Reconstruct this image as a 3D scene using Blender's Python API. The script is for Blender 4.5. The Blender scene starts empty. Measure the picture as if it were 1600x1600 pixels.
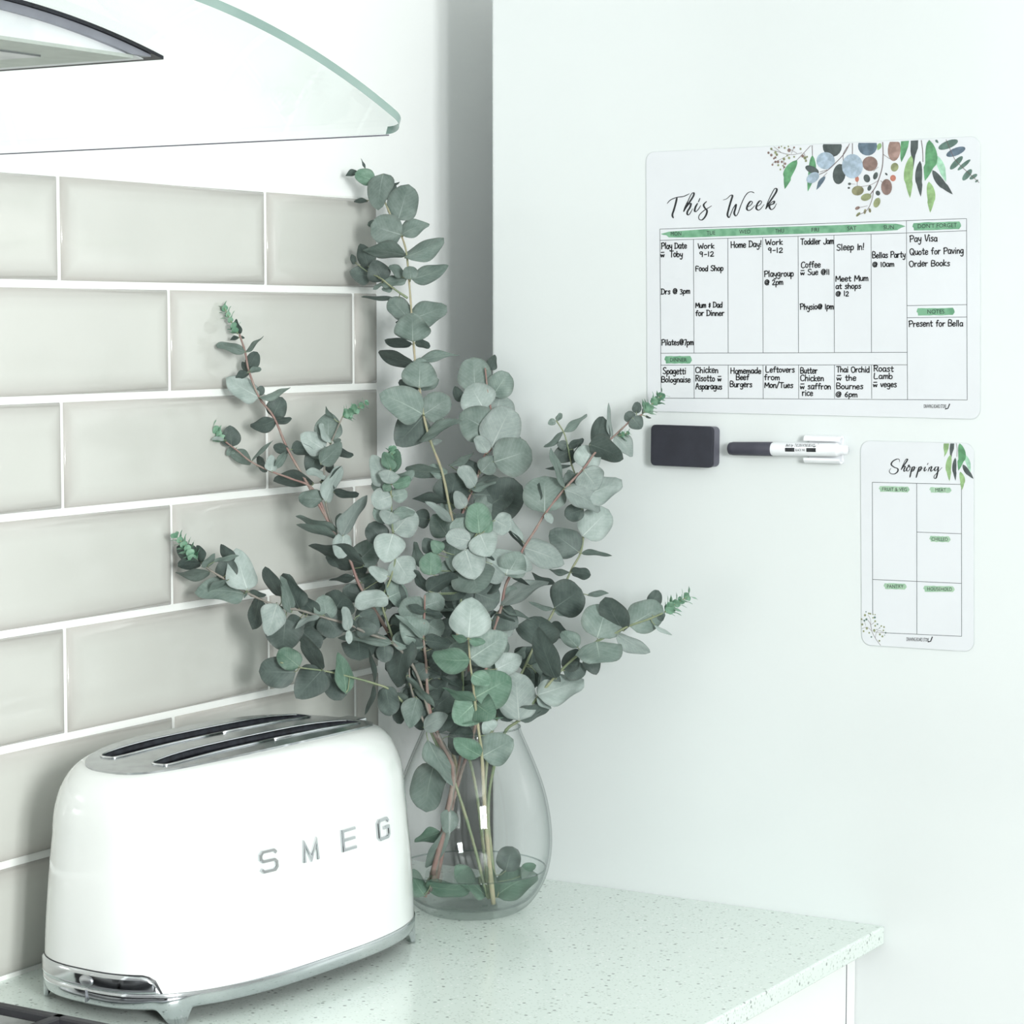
import bpy, bmesh, math, random
from math import sin, cos, pi, radians, sqrt, atan2
from mathutils import Vector, Matrix

random.seed(11)
S = bpy.context.scene
COL = S.collection

# ------------------------------------------------------------------ camera
FOC = 3751.7 / 1600.0          # focal length in frame widths
YAW, PITCH = 0.54804, 0.07892
CAM = Vector((1.4719, 0.0, 1.4798))
cd = bpy.data.cameras.new('camera')
cd.sensor_fit = 'HORIZONTAL'
cd.sensor_width = 36.0
cd.lens = 36.0 * FOC
cd.clip_start = 0.02
cam = bpy.data.objects.new('camera', cd)
cam.location = CAM
cam.rotation_euler = (pi / 2 - PITCH, 0, YAW)
COL.objects.link(cam)
S.camera = cam
FW = Vector((-sin(YAW) * cos(PITCH), cos(YAW) * cos(PITCH), -sin(PITCH)))
RT = Vector((cos(YAW), sin(YAW), 0))
UP = RT.cross(FW)

# ------------------------------------------------------------------ view, sky, lights
S.view_settings.view_transform = 'Standard'
S.view_settings.look = 'None'
S.view_settings.exposure = 0.13
S.cycles.transparent_max_bounces = 32
S.view_settings.gamma = 1.0
S.view_settings.use_curve_mapping = False

W = bpy.data.worlds.new('world')
S.world = W
W.use_nodes = True
W.node_tree.nodes['Background'].inputs[0].default_value = (0.955, 1.0, 0.988, 1)
W.node_tree.nodes['Background'].inputs[1].default_value = 0.47


def area_light(name, loc, target, sx, sy, power, col=(1, 1, 1)):
    ld = bpy.data.lights.new(name, 'AREA')
    ld.shape = 'RECTANGLE'
    ld.size = sx
    ld.size_y = sy
    ld.energy = power
    ld.color = col
    o = bpy.data.objects.new(name, ld)
    COL.objects.link(o)
    o.location = loc
    o.rotation_euler = (Vector(target) - Vector(loc)).to_track_quat('-Z', 'Y').to_euler()
    return o


# daylight falling in through the window of the right-hand wall
area_light('window_light', (2.96, -0.28, 1.76), (0.2, 1.9, 1.25), 0.62, 0.80, 118, (0.975, 1.0, 0.99))

# ------------------------------------------------------------------ materials
MATS = {}


def srgb(r, g, b):
    def f(c):
        c /= 255.0
        return c / 12.92 if c <= 0.04045 else ((c + 0.055) / 1.055) ** 2.4
    return (f(r), f(g), f(b), 1)


def mat(name, col, rough=0.5, metal=0.0, spec=0.5, noise=None, bump=None, coat=0.0):
    """noise=(scale, colour2, low, high); bump=(scale, strength)"""
    if name in MATS:
        return MATS[name]
    m = bpy.data.materials.new(name)
    m.use_nodes = True
    nt = m.node_tree
    b = nt.nodes['Principled BSDF']
    b.inputs['Base Color'].default_value = col
    b.inputs['Roughness'].default_value = rough
    b.inputs['Metallic'].default_value = metal
    b.inputs['Specular IOR Level'].default_value = spec
    b.inputs['Coat Weight'].default_value = coat
    tc = nt.nodes.new('ShaderNodeTexCoord')
    if noise:
        n = nt.nodes.new('ShaderNodeTexNoise')
        n.inputs['Scale'].default_value = noise[0]
        n.inputs['Detail'].default_value = 4
        nt.links.new(tc.outputs['Object'], n.inputs['Vector'])
        r = nt.nodes.new('ShaderNodeValToRGB')
        r.color_ramp.elements[0].position = noise[2]
        r.color_ramp.elements[1].position = noise[3]
        r.color_ramp.elements[0].color = col
        r.color_ramp.elements[1].color = noise[1]
        nt.links.new(n.outputs['Fac'], r.inputs['Fac'])
        nt.links.new(r.outputs['Color'], b.inputs['Base Color'])
    if bump:
        n2 = nt.nodes.new('ShaderNodeTexNoise')
        n2.inputs['Scale'].default_value = bump[0]
        nt.links.new(tc.outputs['Object'], n2.inputs['Vector'])
        bp = nt.nodes.new('ShaderNodeBump')
        bp.inputs['Strength'].default_value = bump[1]
        bp.inputs['Distance'].default_value = 0.001
        nt.links.new(n2.outputs['Fac'], bp.inputs['Height'])
        nt.links.new(bp.outputs['Normal'], b.inputs['Normal'])
    MATS[name] = m
    return m


def glass_mat(name, tint, edge, rough=0.0, ior=1.45, mirror=1.0):
    """thin clear pane: light passes, the surface mirrors by its angle, the rim is tinted"""
    m = bpy.data.materials.new(name)
    m.use_nodes = True
    nt = m.node_tree
    nt.nodes.remove(nt.nodes['Principled BSDF'])
    out = nt.nodes['Material Output']
    lw = nt.nodes.new('ShaderNodeLayerWeight')
    lw.inputs['Blend'].default_value = 0.5
    pw = nt.nodes.new('ShaderNodeMath')
    pw.operation = 'POWER'
    pw.inputs[1].default_value = 4.5
    nt.links.new(lw.outputs['Facing'], pw.inputs[0])
    mx = nt.nodes.new('ShaderNodeMix')
    mx.data_type = 'RGBA'
    mx.inputs[6].default_value = tint
    mx.inputs[7].default_value = edge
    nt.links.new(pw.outputs[0], mx.inputs[0])
    tr = nt.nodes.new('ShaderNodeBsdfTransparent')
    nt.links.new(mx.outputs[2], tr.inputs['Color'])
    gl = nt.nodes.new('ShaderNodeBsdfGlossy')
    gl.inputs['Roughness'].default_value = rough
    f0 = ((ior - 1) / (ior + 1)) ** 2
    p5 = nt.nodes.new('ShaderNodeMath')
    p5.operation = 'POWER'
    p5.inputs[1].default_value = 5.0
    nt.links.new(lw.outputs['Facing'], p5.inputs[0])
    fr = nt.nodes.new('ShaderNodeMath')       # Schlick's curve, the same from both sides of the sheet
    fr.operation = 'MULTIPLY_ADD'
    fr.inputs[1].default_value = (1 - f0) * mirror
    fr.inputs[2].default_value = f0
    nt.links.new(p5.outputs[0], fr.inputs[0])
    ms = nt.nodes.new('ShaderNodeMixShader')
    nt.links.new(fr.outputs[0], ms.inputs[0])
    nt.links.new(tr.outputs[0], ms.inputs[1])
    nt.links.new(gl.outputs[0], ms.inputs[2])
    nt.links.new(ms.outputs[0], out.inputs['Surface'])
    return m


M_wall = mat('wall_paint', srgb(251, 253, 252), 0.6, bump=(220, 0.05))
M_ceil = mat('ceiling_paint', srgb(245, 247, 246), 0.8, bump=(150, 0.05))
M_floor = mat('floor_boards', srgb(120, 112, 104), 0.45, noise=(6, srgb(96, 88, 82), 0.4, 0.65))
M_grout = mat('white_grout', srgb(244, 246, 243), 0.55, bump=(400, 0.1))
M_fridge = mat('fridge_enamel', srgb(222, 227, 227), 0.24, spec=0.5, bump=(30, 0.012), coat=0.2)
M_cab = mat('white_gloss_laminate', srgb(246, 248, 247), 0.25, noise=(3, srgb(242, 245, 244), 0.4, 0.6))
M_dark = mat('dark_gap', srgb(40, 42, 44), 0.8, noise=(9, srgb(30, 30, 32), 0.4, 0.6))
M_enamel = mat('toaster_enamel', srgb(233, 236, 234), 0.12, coat=0.6, bump=(8, 0.01))
M_chrome = mat('chrome', srgb(214, 216, 218), 0.09, metal=1.0, noise=(14, srgb(200, 203, 206), 0.4, 0.6))
M_steel = mat('brushed_steel', srgb(190, 192, 195), 0.34, metal=1.0, noise=(60, srgb(172, 174, 178), 0.35, 0.65))
M_flange = mat('grey_flange_metal', srgb(150, 152, 162), 0.4, metal=0.5, noise=(40, srgb(142, 144, 154), 0.4, 0.6))
M_front = mat('pale_front_panel', srgb(222, 226, 228), 0.4, metal=0.25, noise=(30, srgb(214, 218, 221), 0.4, 0.6))
M_satin = mat('satin_grey_steel', srgb(186, 194, 188), 0.45, metal=0.35, noise=(50, srgb(178, 186, 180), 0.4, 0.6))
M_steelpl = mat('polished_top_plate', srgb(196, 199, 201), 0.2, metal=1.0, noise=(90, srgb(176, 179, 181), 0.45, 0.75))
M_slot = mat('slot_interior', srgb(52, 54, 62), 0.35, metal=0.6, noise=(120, srgb(30, 31, 36), 0.4, 0.7))
M_gasket = mat('black_seal', srgb(34, 36, 44), 0.4, noise=(30, srgb(26, 27, 33), 0.4, 0.6))
M_iron = mat('cast_iron', srgb(50, 50, 54), 0.5, bump=(180, 0.3))
M_foam = mat('black_eraser_foam', srgb(47, 48, 58), 0.75, noise=(45, srgb(41, 42, 51), 0.35, 0.65), bump=(600, 0.25))
M_case = mat('grey_eraser_case', srgb(92, 92, 104), 0.45, noise=(25, srgb(84, 84, 96), 0.4, 0.6))
M_pen = mat('white_pen_plastic', srgb(240, 242, 245), 0.3, noise=(20, srgb(236, 238, 242), 0.4, 0.6))
M_cap = mat('charcoal_pen_cap', srgb(66, 66, 78), 0.45, noise=(40, srgb(58, 58, 70), 0.4, 0.6))
M_board = mat('board_film', srgb(221, 224, 228), 0.28, noise=(9, srgb(218, 221, 225), 0.4, 0.65))
M_ink = mat('black_marker_ink', srgb(16, 17, 20), 0.5, noise=(300, srgb(26, 27, 30), 0.5, 0.8))
M_grey = mat('grey_printed_line', srgb(88, 94, 97), 0.6, noise=(300, srgb(105, 110, 112), 0.4, 0.7))
M_print = mat('black_printed_ink', srgb(32, 34, 38), 0.5, noise=(260, srgb(58, 60, 64), 0.45, 0.75))
M_bgreen = mat('green_watercolour', srgb(122, 172, 140), 0.6, noise=(120, srgb(100, 152, 120), 0.42, 0.62))
M_lgreen = mat('pale_green_watercolour', srgb(168, 198, 172), 0.6, noise=(160, srgb(146, 182, 154), 0.42, 0.62))
M_glass = glass_mat('clear_vase_glass', (0.994, 0.998, 0.997, 1), (0.62, 0.68, 0.67, 1), mirror=0.8)
M_water = glass_mat('water', (0.996, 0.999, 0.998, 1), (0.9, 0.94, 0.93, 1), ior=1.12, mirror=0.7)
M_hglass = glass_mat('clear_hood_glass', (0.985, 0.998, 0.992, 1), (0.93, 0.975, 0.958, 1), mirror=0.35)
M_hedge = mat('green_glass_edge', srgb(118, 142, 136), 0.15, spec=0.6, noise=(6, srgb(140, 162, 155), 0.4, 0.6))


def tile_mat():
    """glazed tile: warm light grey glaze, pooled a little darker along the tile's rim"""
    m = bpy.data.materials.new('grey_tile_glaze')
    m.use_nodes = True
    nt = m.node_tree
    b = nt.nodes['Principled BSDF']
    b.inputs['Roughness'].default_value = 0.13
    b.inputs['Coat Weight'].default_value = 0.3
    tc = nt.nodes.new('ShaderNodeTexCoord')
    n = nt.nodes.new('ShaderNodeTexNoise')
    n.inputs['Scale'].default_value = 7
    nt.links.new(tc.outputs['Object'], n.inputs['Vector'])
    r = nt.nodes.new('ShaderNodeValToRGB')
    r.color_ramp.elements[0].position = 0.35
    r.color_ramp.elements[1].position = 0.65
    r.color_ramp.elements[0].color = srgb(207, 208, 202)
    r.color_ramp.elements[1].color = srgb(203, 204, 198)
    nt.links.new(n.outputs['Fac'], r.inputs['Fac'])
    at = nt.nodes.new('ShaderNodeAttribute')
    at.attribute_name = 'rim'
    mx = nt.nodes.new('ShaderNodeMix')
    mx.data_type = 'RGBA'
    nt.links.new(at.outputs['Fac'], mx.inputs[0])
    nt.links.new(r.outputs['Color'], mx.inputs[6])
    mx.inputs[7].default_value = srgb(186, 183, 178)
    nt.links.new(mx.outputs[2], b.inputs['Base Color'])
    bn = nt.nodes.new('ShaderNodeTexNoise')
    bn.inputs['Scale'].default_value = 16
    nt.links.new(tc.outputs['Object'], bn.inputs['Vector'])
    bp = nt.nodes.new('ShaderNodeBump')
    bp.inputs['Strength'].default_value = 0.25
    bp.inputs['Distance'].default_value = 0.002
    nt.links.new(bn.outputs['Fac'], bp.inputs['Height'])
    nt.links.new(bp.outputs['Normal'], b.inputs['Normal'])
    return m


M_tile = tile_mat()


def quartz_mat():
    m = bpy.data.materials.new('pale_speckled_quartz')
    m.use_nodes = True
    nt = m.node_tree
    b = nt.nodes['Principled BSDF']
    b.inputs['Roughness'].default_value = 0.16
    tc = nt.nodes.new('ShaderNodeTexCoord')
    mp = nt.nodes.new('ShaderNodeMapping')
    mp.inputs['Scale'].default_value = (1, 1, 1)
    nt.links.new(tc.outputs['Object'], mp.inputs[0])
    last = None
    base = srgb(228, 239, 233)
    rgb = nt.nodes.new('ShaderNodeRGB')
    rgb.outputs[0].default_value = base
    last = rgb.outputs[0]
    for sc, thr, soft, col in ((330, 0.12, 0.10, (206, 218, 211)), (190, 0.12, 0.05, (186, 198, 191)),
                               (150, 0.085, 0.03, (152, 162, 157)), (260, 0.12, 0.04, (248, 252, 250))):
        v = nt.nodes.new('ShaderNodeTexVoronoi')
        v.inputs['Scale'].default_value = sc
        v.inputs['Randomness'].default_value = 1
        off = nt.nodes.new('ShaderNodeVectorMath')
        off.operation = 'ADD'
        off.inputs[1].default_value = (sc * .13, sc * .37, 0.3)
        nt.links.new(mp.outputs[0], off.inputs[0])
        nt.links.new(off.outputs[0], v.inputs['Vector'])
        sepc = nt.nodes.new('ShaderNodeSeparateColor')
        nt.links.new(v.outputs['Color'], sepc.inputs[0])
        # only some cells carry a chip
        gt = nt.nodes.new('ShaderNodeMath')
        gt.operation = 'GREATER_THAN'
        gt.inputs[1].default_value = 0.55 if sc == 330 else 0.87
        nt.links.new(sepc.outputs[0], gt.inputs[0])
        mr = nt.nodes.new('ShaderNodeMapRange')
        mr.inputs['From Min'].default_value = thr + soft + 0.18
        mr.inputs['From Max'].default_value = thr + 0.10
        nt.links.new(v.outputs['Distance'], mr.inputs['Value'])
        mu = nt.nodes.new('ShaderNodeMath')
        mu.operation = 'MULTIPLY'
        nt.links.new(gt.outputs[0], mu.inputs[0])
        nt.links.new(mr.outputs[0], mu.inputs[1])
        mx = nt.nodes.new('ShaderNodeMix')
        mx.data_type = 'RGBA'
        nt.links.new(mu.outputs[0], mx.inputs[0])
        nt.links.new(last, mx.inputs[6])
        mx.inputs[7].default_value = srgb(*col)
        last = mx.outputs[2]
    nt.links.new(last, b.inputs['Base Color'])
    return m


M_quartz = quartz_mat()


def leaf_mat(name, c1, c2, vein, trans=0.12, rough=0.55):
    m = bpy.data.materials.new(name)
    m.use_nodes = True
    nt = m.node_tree
    b = nt.nodes['Principled BSDF']
    out = nt.nodes['Material Output']
    b.inputs['Roughness'].default_value = rough
    b.inputs['Specular IOR Level'].default_value = 0.35
    oi = nt.nodes.new('ShaderNodeObjectInfo')
    tc = nt.nodes.new('ShaderNodeTexCoord')
    n = nt.nodes.new('ShaderNodeTexNoise')
    n.noise_dimensions = '4D'
    n.inputs['Scale'].default_value = 3.2
    n.inputs['Detail'].default_value = 6
    n.inputs['Roughness'].default_value = 0.65
    nt.links.new(tc.outputs['Object'], n.inputs['Vector'])
    nt.links.new(oi.outputs['Random'], n.inputs['W'])
    r = nt.nodes.new('ShaderNodeValToRGB')
    r.color_ramp.elements[0].position = 0.36
    r.color_ramp.elements[1].position = 0.66
    r.color_ramp.elements[0].color = c1
    r.color_ramp.elements[1].color = c2
    nt.links.new(n.outputs['Fac'], r.inputs['Fac'])
    # veins: pale midrib and side veins from the leaf's own coordinates
    sx = nt.nodes.new('ShaderNodeSeparateXYZ')
    nt.links.new(tc.outputs['Object'], sx.inputs[0])
    ab = nt.nodes.new('ShaderNodeMath'); ab.operation = 'ABSOLUTE'
    nt.links.new(sx.outputs[0], ab.inputs[0])
    mr = nt.nodes.new('ShaderNodeMapRange')
    mr.inputs['From Min'].default_value = 0.018
    mr.inputs['From Max'].default_value = 0.006
    nt.links.new(ab.outputs[0], mr.inputs['Value'])
    # fade the midrib to the tip
    mf = nt.nodes.new('ShaderNodeMapRange')
    mf.inputs['From Min'].default_value = 0.85
    mf.inputs['From Max'].default_value = 0.15
    mf.inputs['To Min'].default_value = 0.0
    mf.inputs['To Max'].default_value = 0.55
    nt.links.new(sx.outputs[1], mf.inputs['Value'])
    mm = nt.nodes.new('ShaderNodeMath'); mm.operation = 'MULTIPLY'
    nt.links.new(mr.outputs[0], mm.inputs[0]); nt.links.new(mf.outputs[0], mm.inputs[1])
    sv = nt.nodes.new('ShaderNodeMath'); sv.operation = 'MULTIPLY_ADD'
    sv.inputs[1].default_value = -0.75
    nt.links.new(ab.outputs[0], sv.inputs[0]); nt.links.new(sx.outputs[1], sv.inputs[2])
    fr = nt.nodes.new('ShaderNodeMath'); fr.operation = 'PINGPONG'
    fr.inputs[1].default_value = 0.055
    nt.links.new(sv.outputs[0], fr.inputs[0])
    sm = nt.nodes.new('ShaderNodeMapRange')
    sm.inputs['From Min'].default_value = 0.010
    sm.inputs['From Max'].default_value = 0.0
    sm.inputs['To Max'].default_value = 0.16
    nt.links.new(fr.outputs[0], sm.inputs['Value'])
    mxx = nt.nodes.new('ShaderNodeMath'); mxx.operation = 'MAXIMUM'
    nt.links.new(mm.outputs[0], mxx.inputs[0]); nt.links.new(sm.outputs[0], mxx.inputs[1])
    mx = nt.nodes.new('ShaderNodeMix'); mx.data_type = 'RGBA'
    nt.links.new(mxx.outputs[0], mx.inputs[0])
    nt.links.new(r.outputs['Color'], mx.inputs[6])
    mx.inputs[7].default_value = vein
    # thin dark margin stored on the mesh
    at = nt.nodes.new('ShaderNodeAttribute'); at.attribute_name = 'rim'
    mg = nt.nodes.new('ShaderNodeMath'); mg.operation = 'MULTIPLY'
    mg.inputs[1].default_value = 0.6
    nt.links.new(at.outputs['Fac'], mg.inputs[0])
    m3 = nt.nodes.new('ShaderNodeMix'); m3.data_type = 'RGBA'
    nt.links.new(mg.outputs[0], m3.inputs[0])
    nt.links.new(mx.outputs[2], m3.inputs[6])
    m3.inputs[7].default_value = srgb(84, 84, 80)
    hv = nt.nodes.new('ShaderNodeHueSaturation')
    vr = nt.nodes.new('ShaderNodeMapRange')
    vr.inputs['To Min'].default_value = 0.82
    vr.inputs['To Max'].default_value = 1.16
    nt.links.new(oi.outputs['Random'], vr.inputs['Value'])
    nt.links.new(vr.outputs[0], hv.inputs['Value'])
    nt.links.new(m3.outputs[2], hv.inputs['Color'])
    nt.links.new(hv.outputs[0], b.inputs['Base Color'])
    tl = nt.nodes.new('ShaderNodeBsdfTranslucent')
    nt.links.new(hv.outputs[0], tl.inputs['Color'])
    ms = nt.nodes.new('ShaderNodeMixShader')
    ms.inputs[0].default_value = trans
    nt.links.new(b.outputs[0], ms.inputs[1]); nt.links.new(tl.outputs[0], ms.inputs[2])
    nt.links.new(ms.outputs[0], out.inputs['Surface'])
    return m


M_leaf = [leaf_mat('shaded_dusky_leaf', srgb(78, 90, 86), srgb(97, 110, 105), srgb(134, 148, 142)),
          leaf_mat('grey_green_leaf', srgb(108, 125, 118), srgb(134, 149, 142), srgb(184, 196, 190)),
          leaf_mat('lit_silver_leaf', srgb(146, 160, 155), srgb(170, 182, 178), srgb(214, 222, 217)),
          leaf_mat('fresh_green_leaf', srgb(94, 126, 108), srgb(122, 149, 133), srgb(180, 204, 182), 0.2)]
M_tip = mat('young_tip_green', srgb(112, 156, 130), 0.5, noise=(90, srgb(156, 192, 168), 0.4, 0.65))
M_stem = {'r': mat('reddish_twig', srgb(140, 110, 104), 0.5, noise=(60, srgb(152, 138, 128), 0.4, 0.7)),
          'g': mat('green_twig', srgb(118, 134, 104), 0.5, noise=(60, srgb(150, 152, 122), 0.4, 0.7)),
          'b': mat('grey_bark_twig', srgb(112, 112, 106), 0.6, noise=(80, srgb(150, 142, 132), 0.4, 0.7)),
          'o': mat('yellow_orange_twig', srgb(170, 160, 134), 0.5, noise=(70, srgb(148, 154, 124), 0.4, 0.7))}


# ------------------------------------------------------------------ helpers
def link(name, me, m=None, parent=None, smooth=False):
    o = bpy.data.objects.new(name, me)
    COL.objects.link(o)
    if m is not None:
        for q in (m if isinstance(m, (list, tuple)) else [m]):
            me.materials.append(q)
    if parent is not None:
        o.parent = parent
    if smooth:
        me.polygons.foreach_set('use_smooth', [True] * len(me.polygons))
    return o


def mesh(name, vs, fs, m=None, parent=None, smooth=False):
    me = bpy.data.meshes.new(name)
    me.from_pydata([tuple(v) for v in vs], [], fs)
    me.update()
    return link(name, me, m, parent, smooth)


def bmobj(name, bm, m=None, parent=None, smooth=False):
    me = bpy.data.meshes.new(name)
    bmesh.ops.recalc_face_normals(bm, faces=bm.faces)
    bm.to_mesh(me)
    bm.free()
    return link(name, me, m, parent, smooth)


def box_bm(x0, x1, y0, y1, z0, z1, bev=0.0, seg=2, bm=None):
    b = bmesh.new()
    bmesh.ops.create_cube(b, size=1)
    for v in b.verts:
        v.co = Vector(((x0 + x1) / 2 + v.co.x * (x1 - x0), (y0 + y1) / 2 + v.co.y * (y1 - y0),
                       (z0 + z1) / 2 + v.co.z * (z1 - z0)))
    if bev > 0:
        bmesh.ops.bevel(b, geom=list(b.edges), offset=bev, segments=seg, affect='EDGES', profile=0.5)
    if bm is None:
        return b
    tmp = bpy.data.meshes.new('t')
    b.to_mesh(tmp)
    b.free()
    bm.from_mesh(tmp)
    bpy.data.meshes.remove(tmp)
    return bm


def box(name, x0, x1, y0, y1, z0, z1, m, parent=None, bev=0.0, seg=2):
    return bmobj(name, box_bm(x0, x1, y0, y1, z0, z1, bev, seg), m, parent, smooth=False)


def empty(name, loc):
    o = bpy.data.objects.new(name, None)
    COL.objects.link(o)
    o.location = loc
    o.empty_display_size = 0.02
    return o


def adopt(parent, *obs):
    """parent finished meshes (world coordinates) without moving them"""
    for o in obs:
        o.parent = parent
        o.matrix_parent_inverse = Matrix.Translation(-Vector(parent.location))


def tag(o, label, cat, group=None):
    o['label'] = label
    o['category'] = cat
    if group:
        o['group'] = group
    return o


def struct(o):
    o['kind'] = 'structure'
    return o


def catmull(pts, n=6, closed=False):
    P = [Vector(p) for p in pts]
    if len(P) < 3:
        return P
    out = []
    N = len(P)
    rng = range(N) if closed else range(N - 1)
    for i in rng:
        if closed:
            p0, p1, p2, p3 = P[i - 1], P[i], P[(i + 1) % N], P[(i + 2) % N]
        else:
            p0, p1, p2, p3 = P[max(i - 1, 0)], P[i], P[i + 1], P[min(i + 2, N - 1)]
        for k in range(n):
            t = k / n
            out.append(0.5 * ((2 * p1) + (-p0 + p2) * t + (2 * p0 - 5 * p1 + 4 * p2 - p3) * t * t
                              + (-p0 + 3 * p1 - 3 * p2 + p3) * t ** 3))
    if not closed:
        out.append(P[-1])
    return out


def tube_data(pts, rad, n=8, base=0):
    """returns verts, faces of a tube through pts with radius per point, closed ends"""
    vs, fs = [], []
    up = Vector((0.3, 0.2, 0.93))
    prev = None
    for i, p in enumerate(pts):
        a = pts[max(i - 1, 0)]
        b = pts[min(i + 1, len(pts) - 1)]
        d = (b - a).normalized()
        s = d.cross(up if prev is None else prev)
        if s.length < 1e-4:
            s = d.cross(Vector((1, 0, 0)))
        s.normalize()
        u = s.cross(d).normalized()
        prev = u
        for k in range(n):
            an = 2 * pi * k / n
            vs.append(p + (s * cos(an) + u * sin(an)) * rad[i])
    for i in range(len(pts) - 1):
        for k in range(n):
            a = base + i * n + k
            b = base + i * n + (k + 1) % n
            fs.append((a, b, b + n, a + n))
    fs.append(tuple(base + k for k in reversed(range(n))))
    fs.append(tuple(base + (len(pts) - 1) * n + k for k in range(n)))
    return vs, fs


def lathe(name, prof, m, parent=None, n=64, loc=(0, 0, 0)):
    vs, fs = [], []
    for (r, z) in prof:
        for k in range(n):
            a = 2 * pi * k / n
            vs.append((loc[0] + r * cos(a), loc[1] + r * sin(a), loc[2] + z))
    for i in range(len(prof) - 1):
        for k in range(n):
            a = i * n + k
            b = i * n + (k + 1) % n
            fs.append((a, b, b + n, a + n))
    return mesh(name, vs, fs, m, parent, True)


# measured points: a ray through a point of the 1600 px frame met with a real plane
def ray(px, py):
    return FW + RT * ((px - 800) / 3751.7) + UP * ((800 - py) / 3751.7)


def on_plane(px, py, ax, v):
    d = ray(px, py)
    return CAM + d * ((v - CAM[ax]) / d[ax])


def at_depth(px, py, Z):
    return CAM + ray(px, py) * Z

# ------------------------------------------------------------------ the room
YP = 2.128          # plane of the fridge's side
CT = 0.900          # top of the worktop
TW, TH = 0.303, 0.10215
TILE_Y0 = 1.6289    # a vertical joint
struct(box('floor', -0.05, 3.0, -2.2, 2.95, -0.05, 0.0, M_floor))
struct(box('ceiling', -0.05, 3.0, -2.2, 2.95, 2.5, 2.55, M_ceil))
wall_left = struct(box('wall_left', -0.12, 0.0, -2.2, 2.95, 0.0, 2.5, M_wall))
struct(box('wall_back', 0.0, 3.0, 2.95, 3.07, 0.0, 2.5, M_wall))
# right wall with its window opening
bm = box_bm(2.80, 2.92, -2.2, -0.73, 0, 2.5)
box_bm(2.80, 2.92, 0.17, 2.95, 0, 2.5, bm=bm)
box_bm(2.80, 2.92, -0.73, 0.17, 0, 1.08, bm=bm)
box_bm(2.80, 2.92, -0.73, 0.17, 2.42, 2.5, bm=bm)
struct(bmobj('wall_right', bm, M_wall))
bm = box_bm(2.80, 2.86, -0.73, 0.17, 1.08, 1.13)
box_bm(2.80, 2.86, -0.73, 0.17, 2.37, 2.42, bm=bm)
for yy in (-0.73, -0.305, 0.12):
    box_bm(2.80, 2.86, yy, yy + 0.05, 1.13, 2.37, bm=bm)
struct(bmobj('window_1', bm, M_cab))

# grout bed and tiles of the splashback
grout = box('grout_bed', 0.0005, 0.0034, 0.40, YP - 0.001, CT - 0.02, CT + 0.0006 + 7 * TH - 0.0042, M_grout)
adopt(wall_left, grout)


def tile_mesh(w, h):
    """cushion-edged glazed tile, face towards +X, origin at its lower corner on the wall"""
    gy, gz = 0.0023, 0.0034
    ins = [0.0, 0.0012, 0.0042, 0.010, 0.020]
    dep = [0.0034, 0.0052, 0.0067, 0.00735, 0.0076]
    rim = [1.0, 0.9, 0.65, 0.30, 0.0]
    vs, fs, rv = [], [], []
    for i, d, r in zip(ins, dep, rim):
        y0, y1, z0, z1 = gy + i, w - gy - i, gz + i, h - gz - i
        if y1 <= y0:
            y0 = y1 = w / 2
        for (y, z) in ((y0, z0), (y1, z0), (y1, z1), (y0, z1)):
            vs.append((d, y, z))
            rv.append(r)
    vs = [(0.0008, gy, gz), (0.0008, w - gy, gz), (0.0008, w - gy, h - gz), (0.0008, gy, h - gz)] + vs
    rv = [1.0] * 4 + rv
    n = len(vs) // 4
    for j in range(n - 1):
        for k in range(4):
            a, b = j * 4 + k, j * 4 + (k + 1) % 4
            fs.append((a, b, b + 4, a + 4))
    e = (n - 1) * 4
    fs.append((e, e + 1, e + 2, e + 3))
    me = bpy.data.meshes.new('tile')
    me.from_pydata(vs, [], fs)
    me.update()
    at = me.attributes.new('rim', 'FLOAT', 'POINT')
    at.data.foreach_set('value', rv)
    me.polygons.foreach_set('use_smooth', [True] * len(me.polygons))
    me.materials.append(M_tile)
    return me


tile_cache = {}
rt = random.Random(4)
for row in range(7):
    h = TH - (0.0030 if row == 6 else 0)
    z = CT + 0.0006 + row * TH
    off = TILE_Y0 if row % 2 == 0 else TILE_Y0 + TW / 2
    k = -5
    while off + k * TW < YP - 0.002:
        y0 = off + k * TW
        y1 = min(y0 + TW, YP)
        if y1 > 0.45:
            y0 = max(y0, 0.40)
            key = (round(y1 - y0, 4), round(h, 4))
            if key not in tile_cache:
                tile_cache[key] = tile_mesh(y1 - y0, h)
            o = bpy.data.objects.new('tile', tile_cache[key])
            COL.objects.link(o)
            o.parent = wall_left
            o.location = (0, y0, z)
            o.rotation_euler = (0, rt.uniform(-.002, .002), rt.uniform(-.0015, .0015))
        k += 1

# ------------------------------------------------------------------ fridge
fr = tag(empty('fridge', (0.148, YP, 0)), 'tall white fridge whose glossy side carries the two planners', 'fridge')
adopt(fr, box('body', 0.148, 0.80, YP, 2.83, 0.03, 1.88, M_fridge, bev=0.003))
for a, b in ((0.05, 0.98), (0.99, 1.88)):
    adopt(fr, box('door', 0.806, 0.87, YP + 0.002, 2.828, a, b, M_fridge, bev=0.008, seg=3))
adopt(fr, box('door_seal', 0.80, 0.806, YP + 0.01, 2.82, 0.06, 1.87, M_gasket))
for a, b in ((0.60, 0.92), (1.05, 1.37)):
    adopt(fr, box('handle', 0.87, 0.905, YP + 0.05, YP + 0.07, a, b, M_steel, bev=0.006))
for x in (0.20, 0.72):
    adopt(fr, box('foot', x, x + 0.04, YP + 0.05, YP + 0.09, 0.0, 0.03, M_dark))

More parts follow.
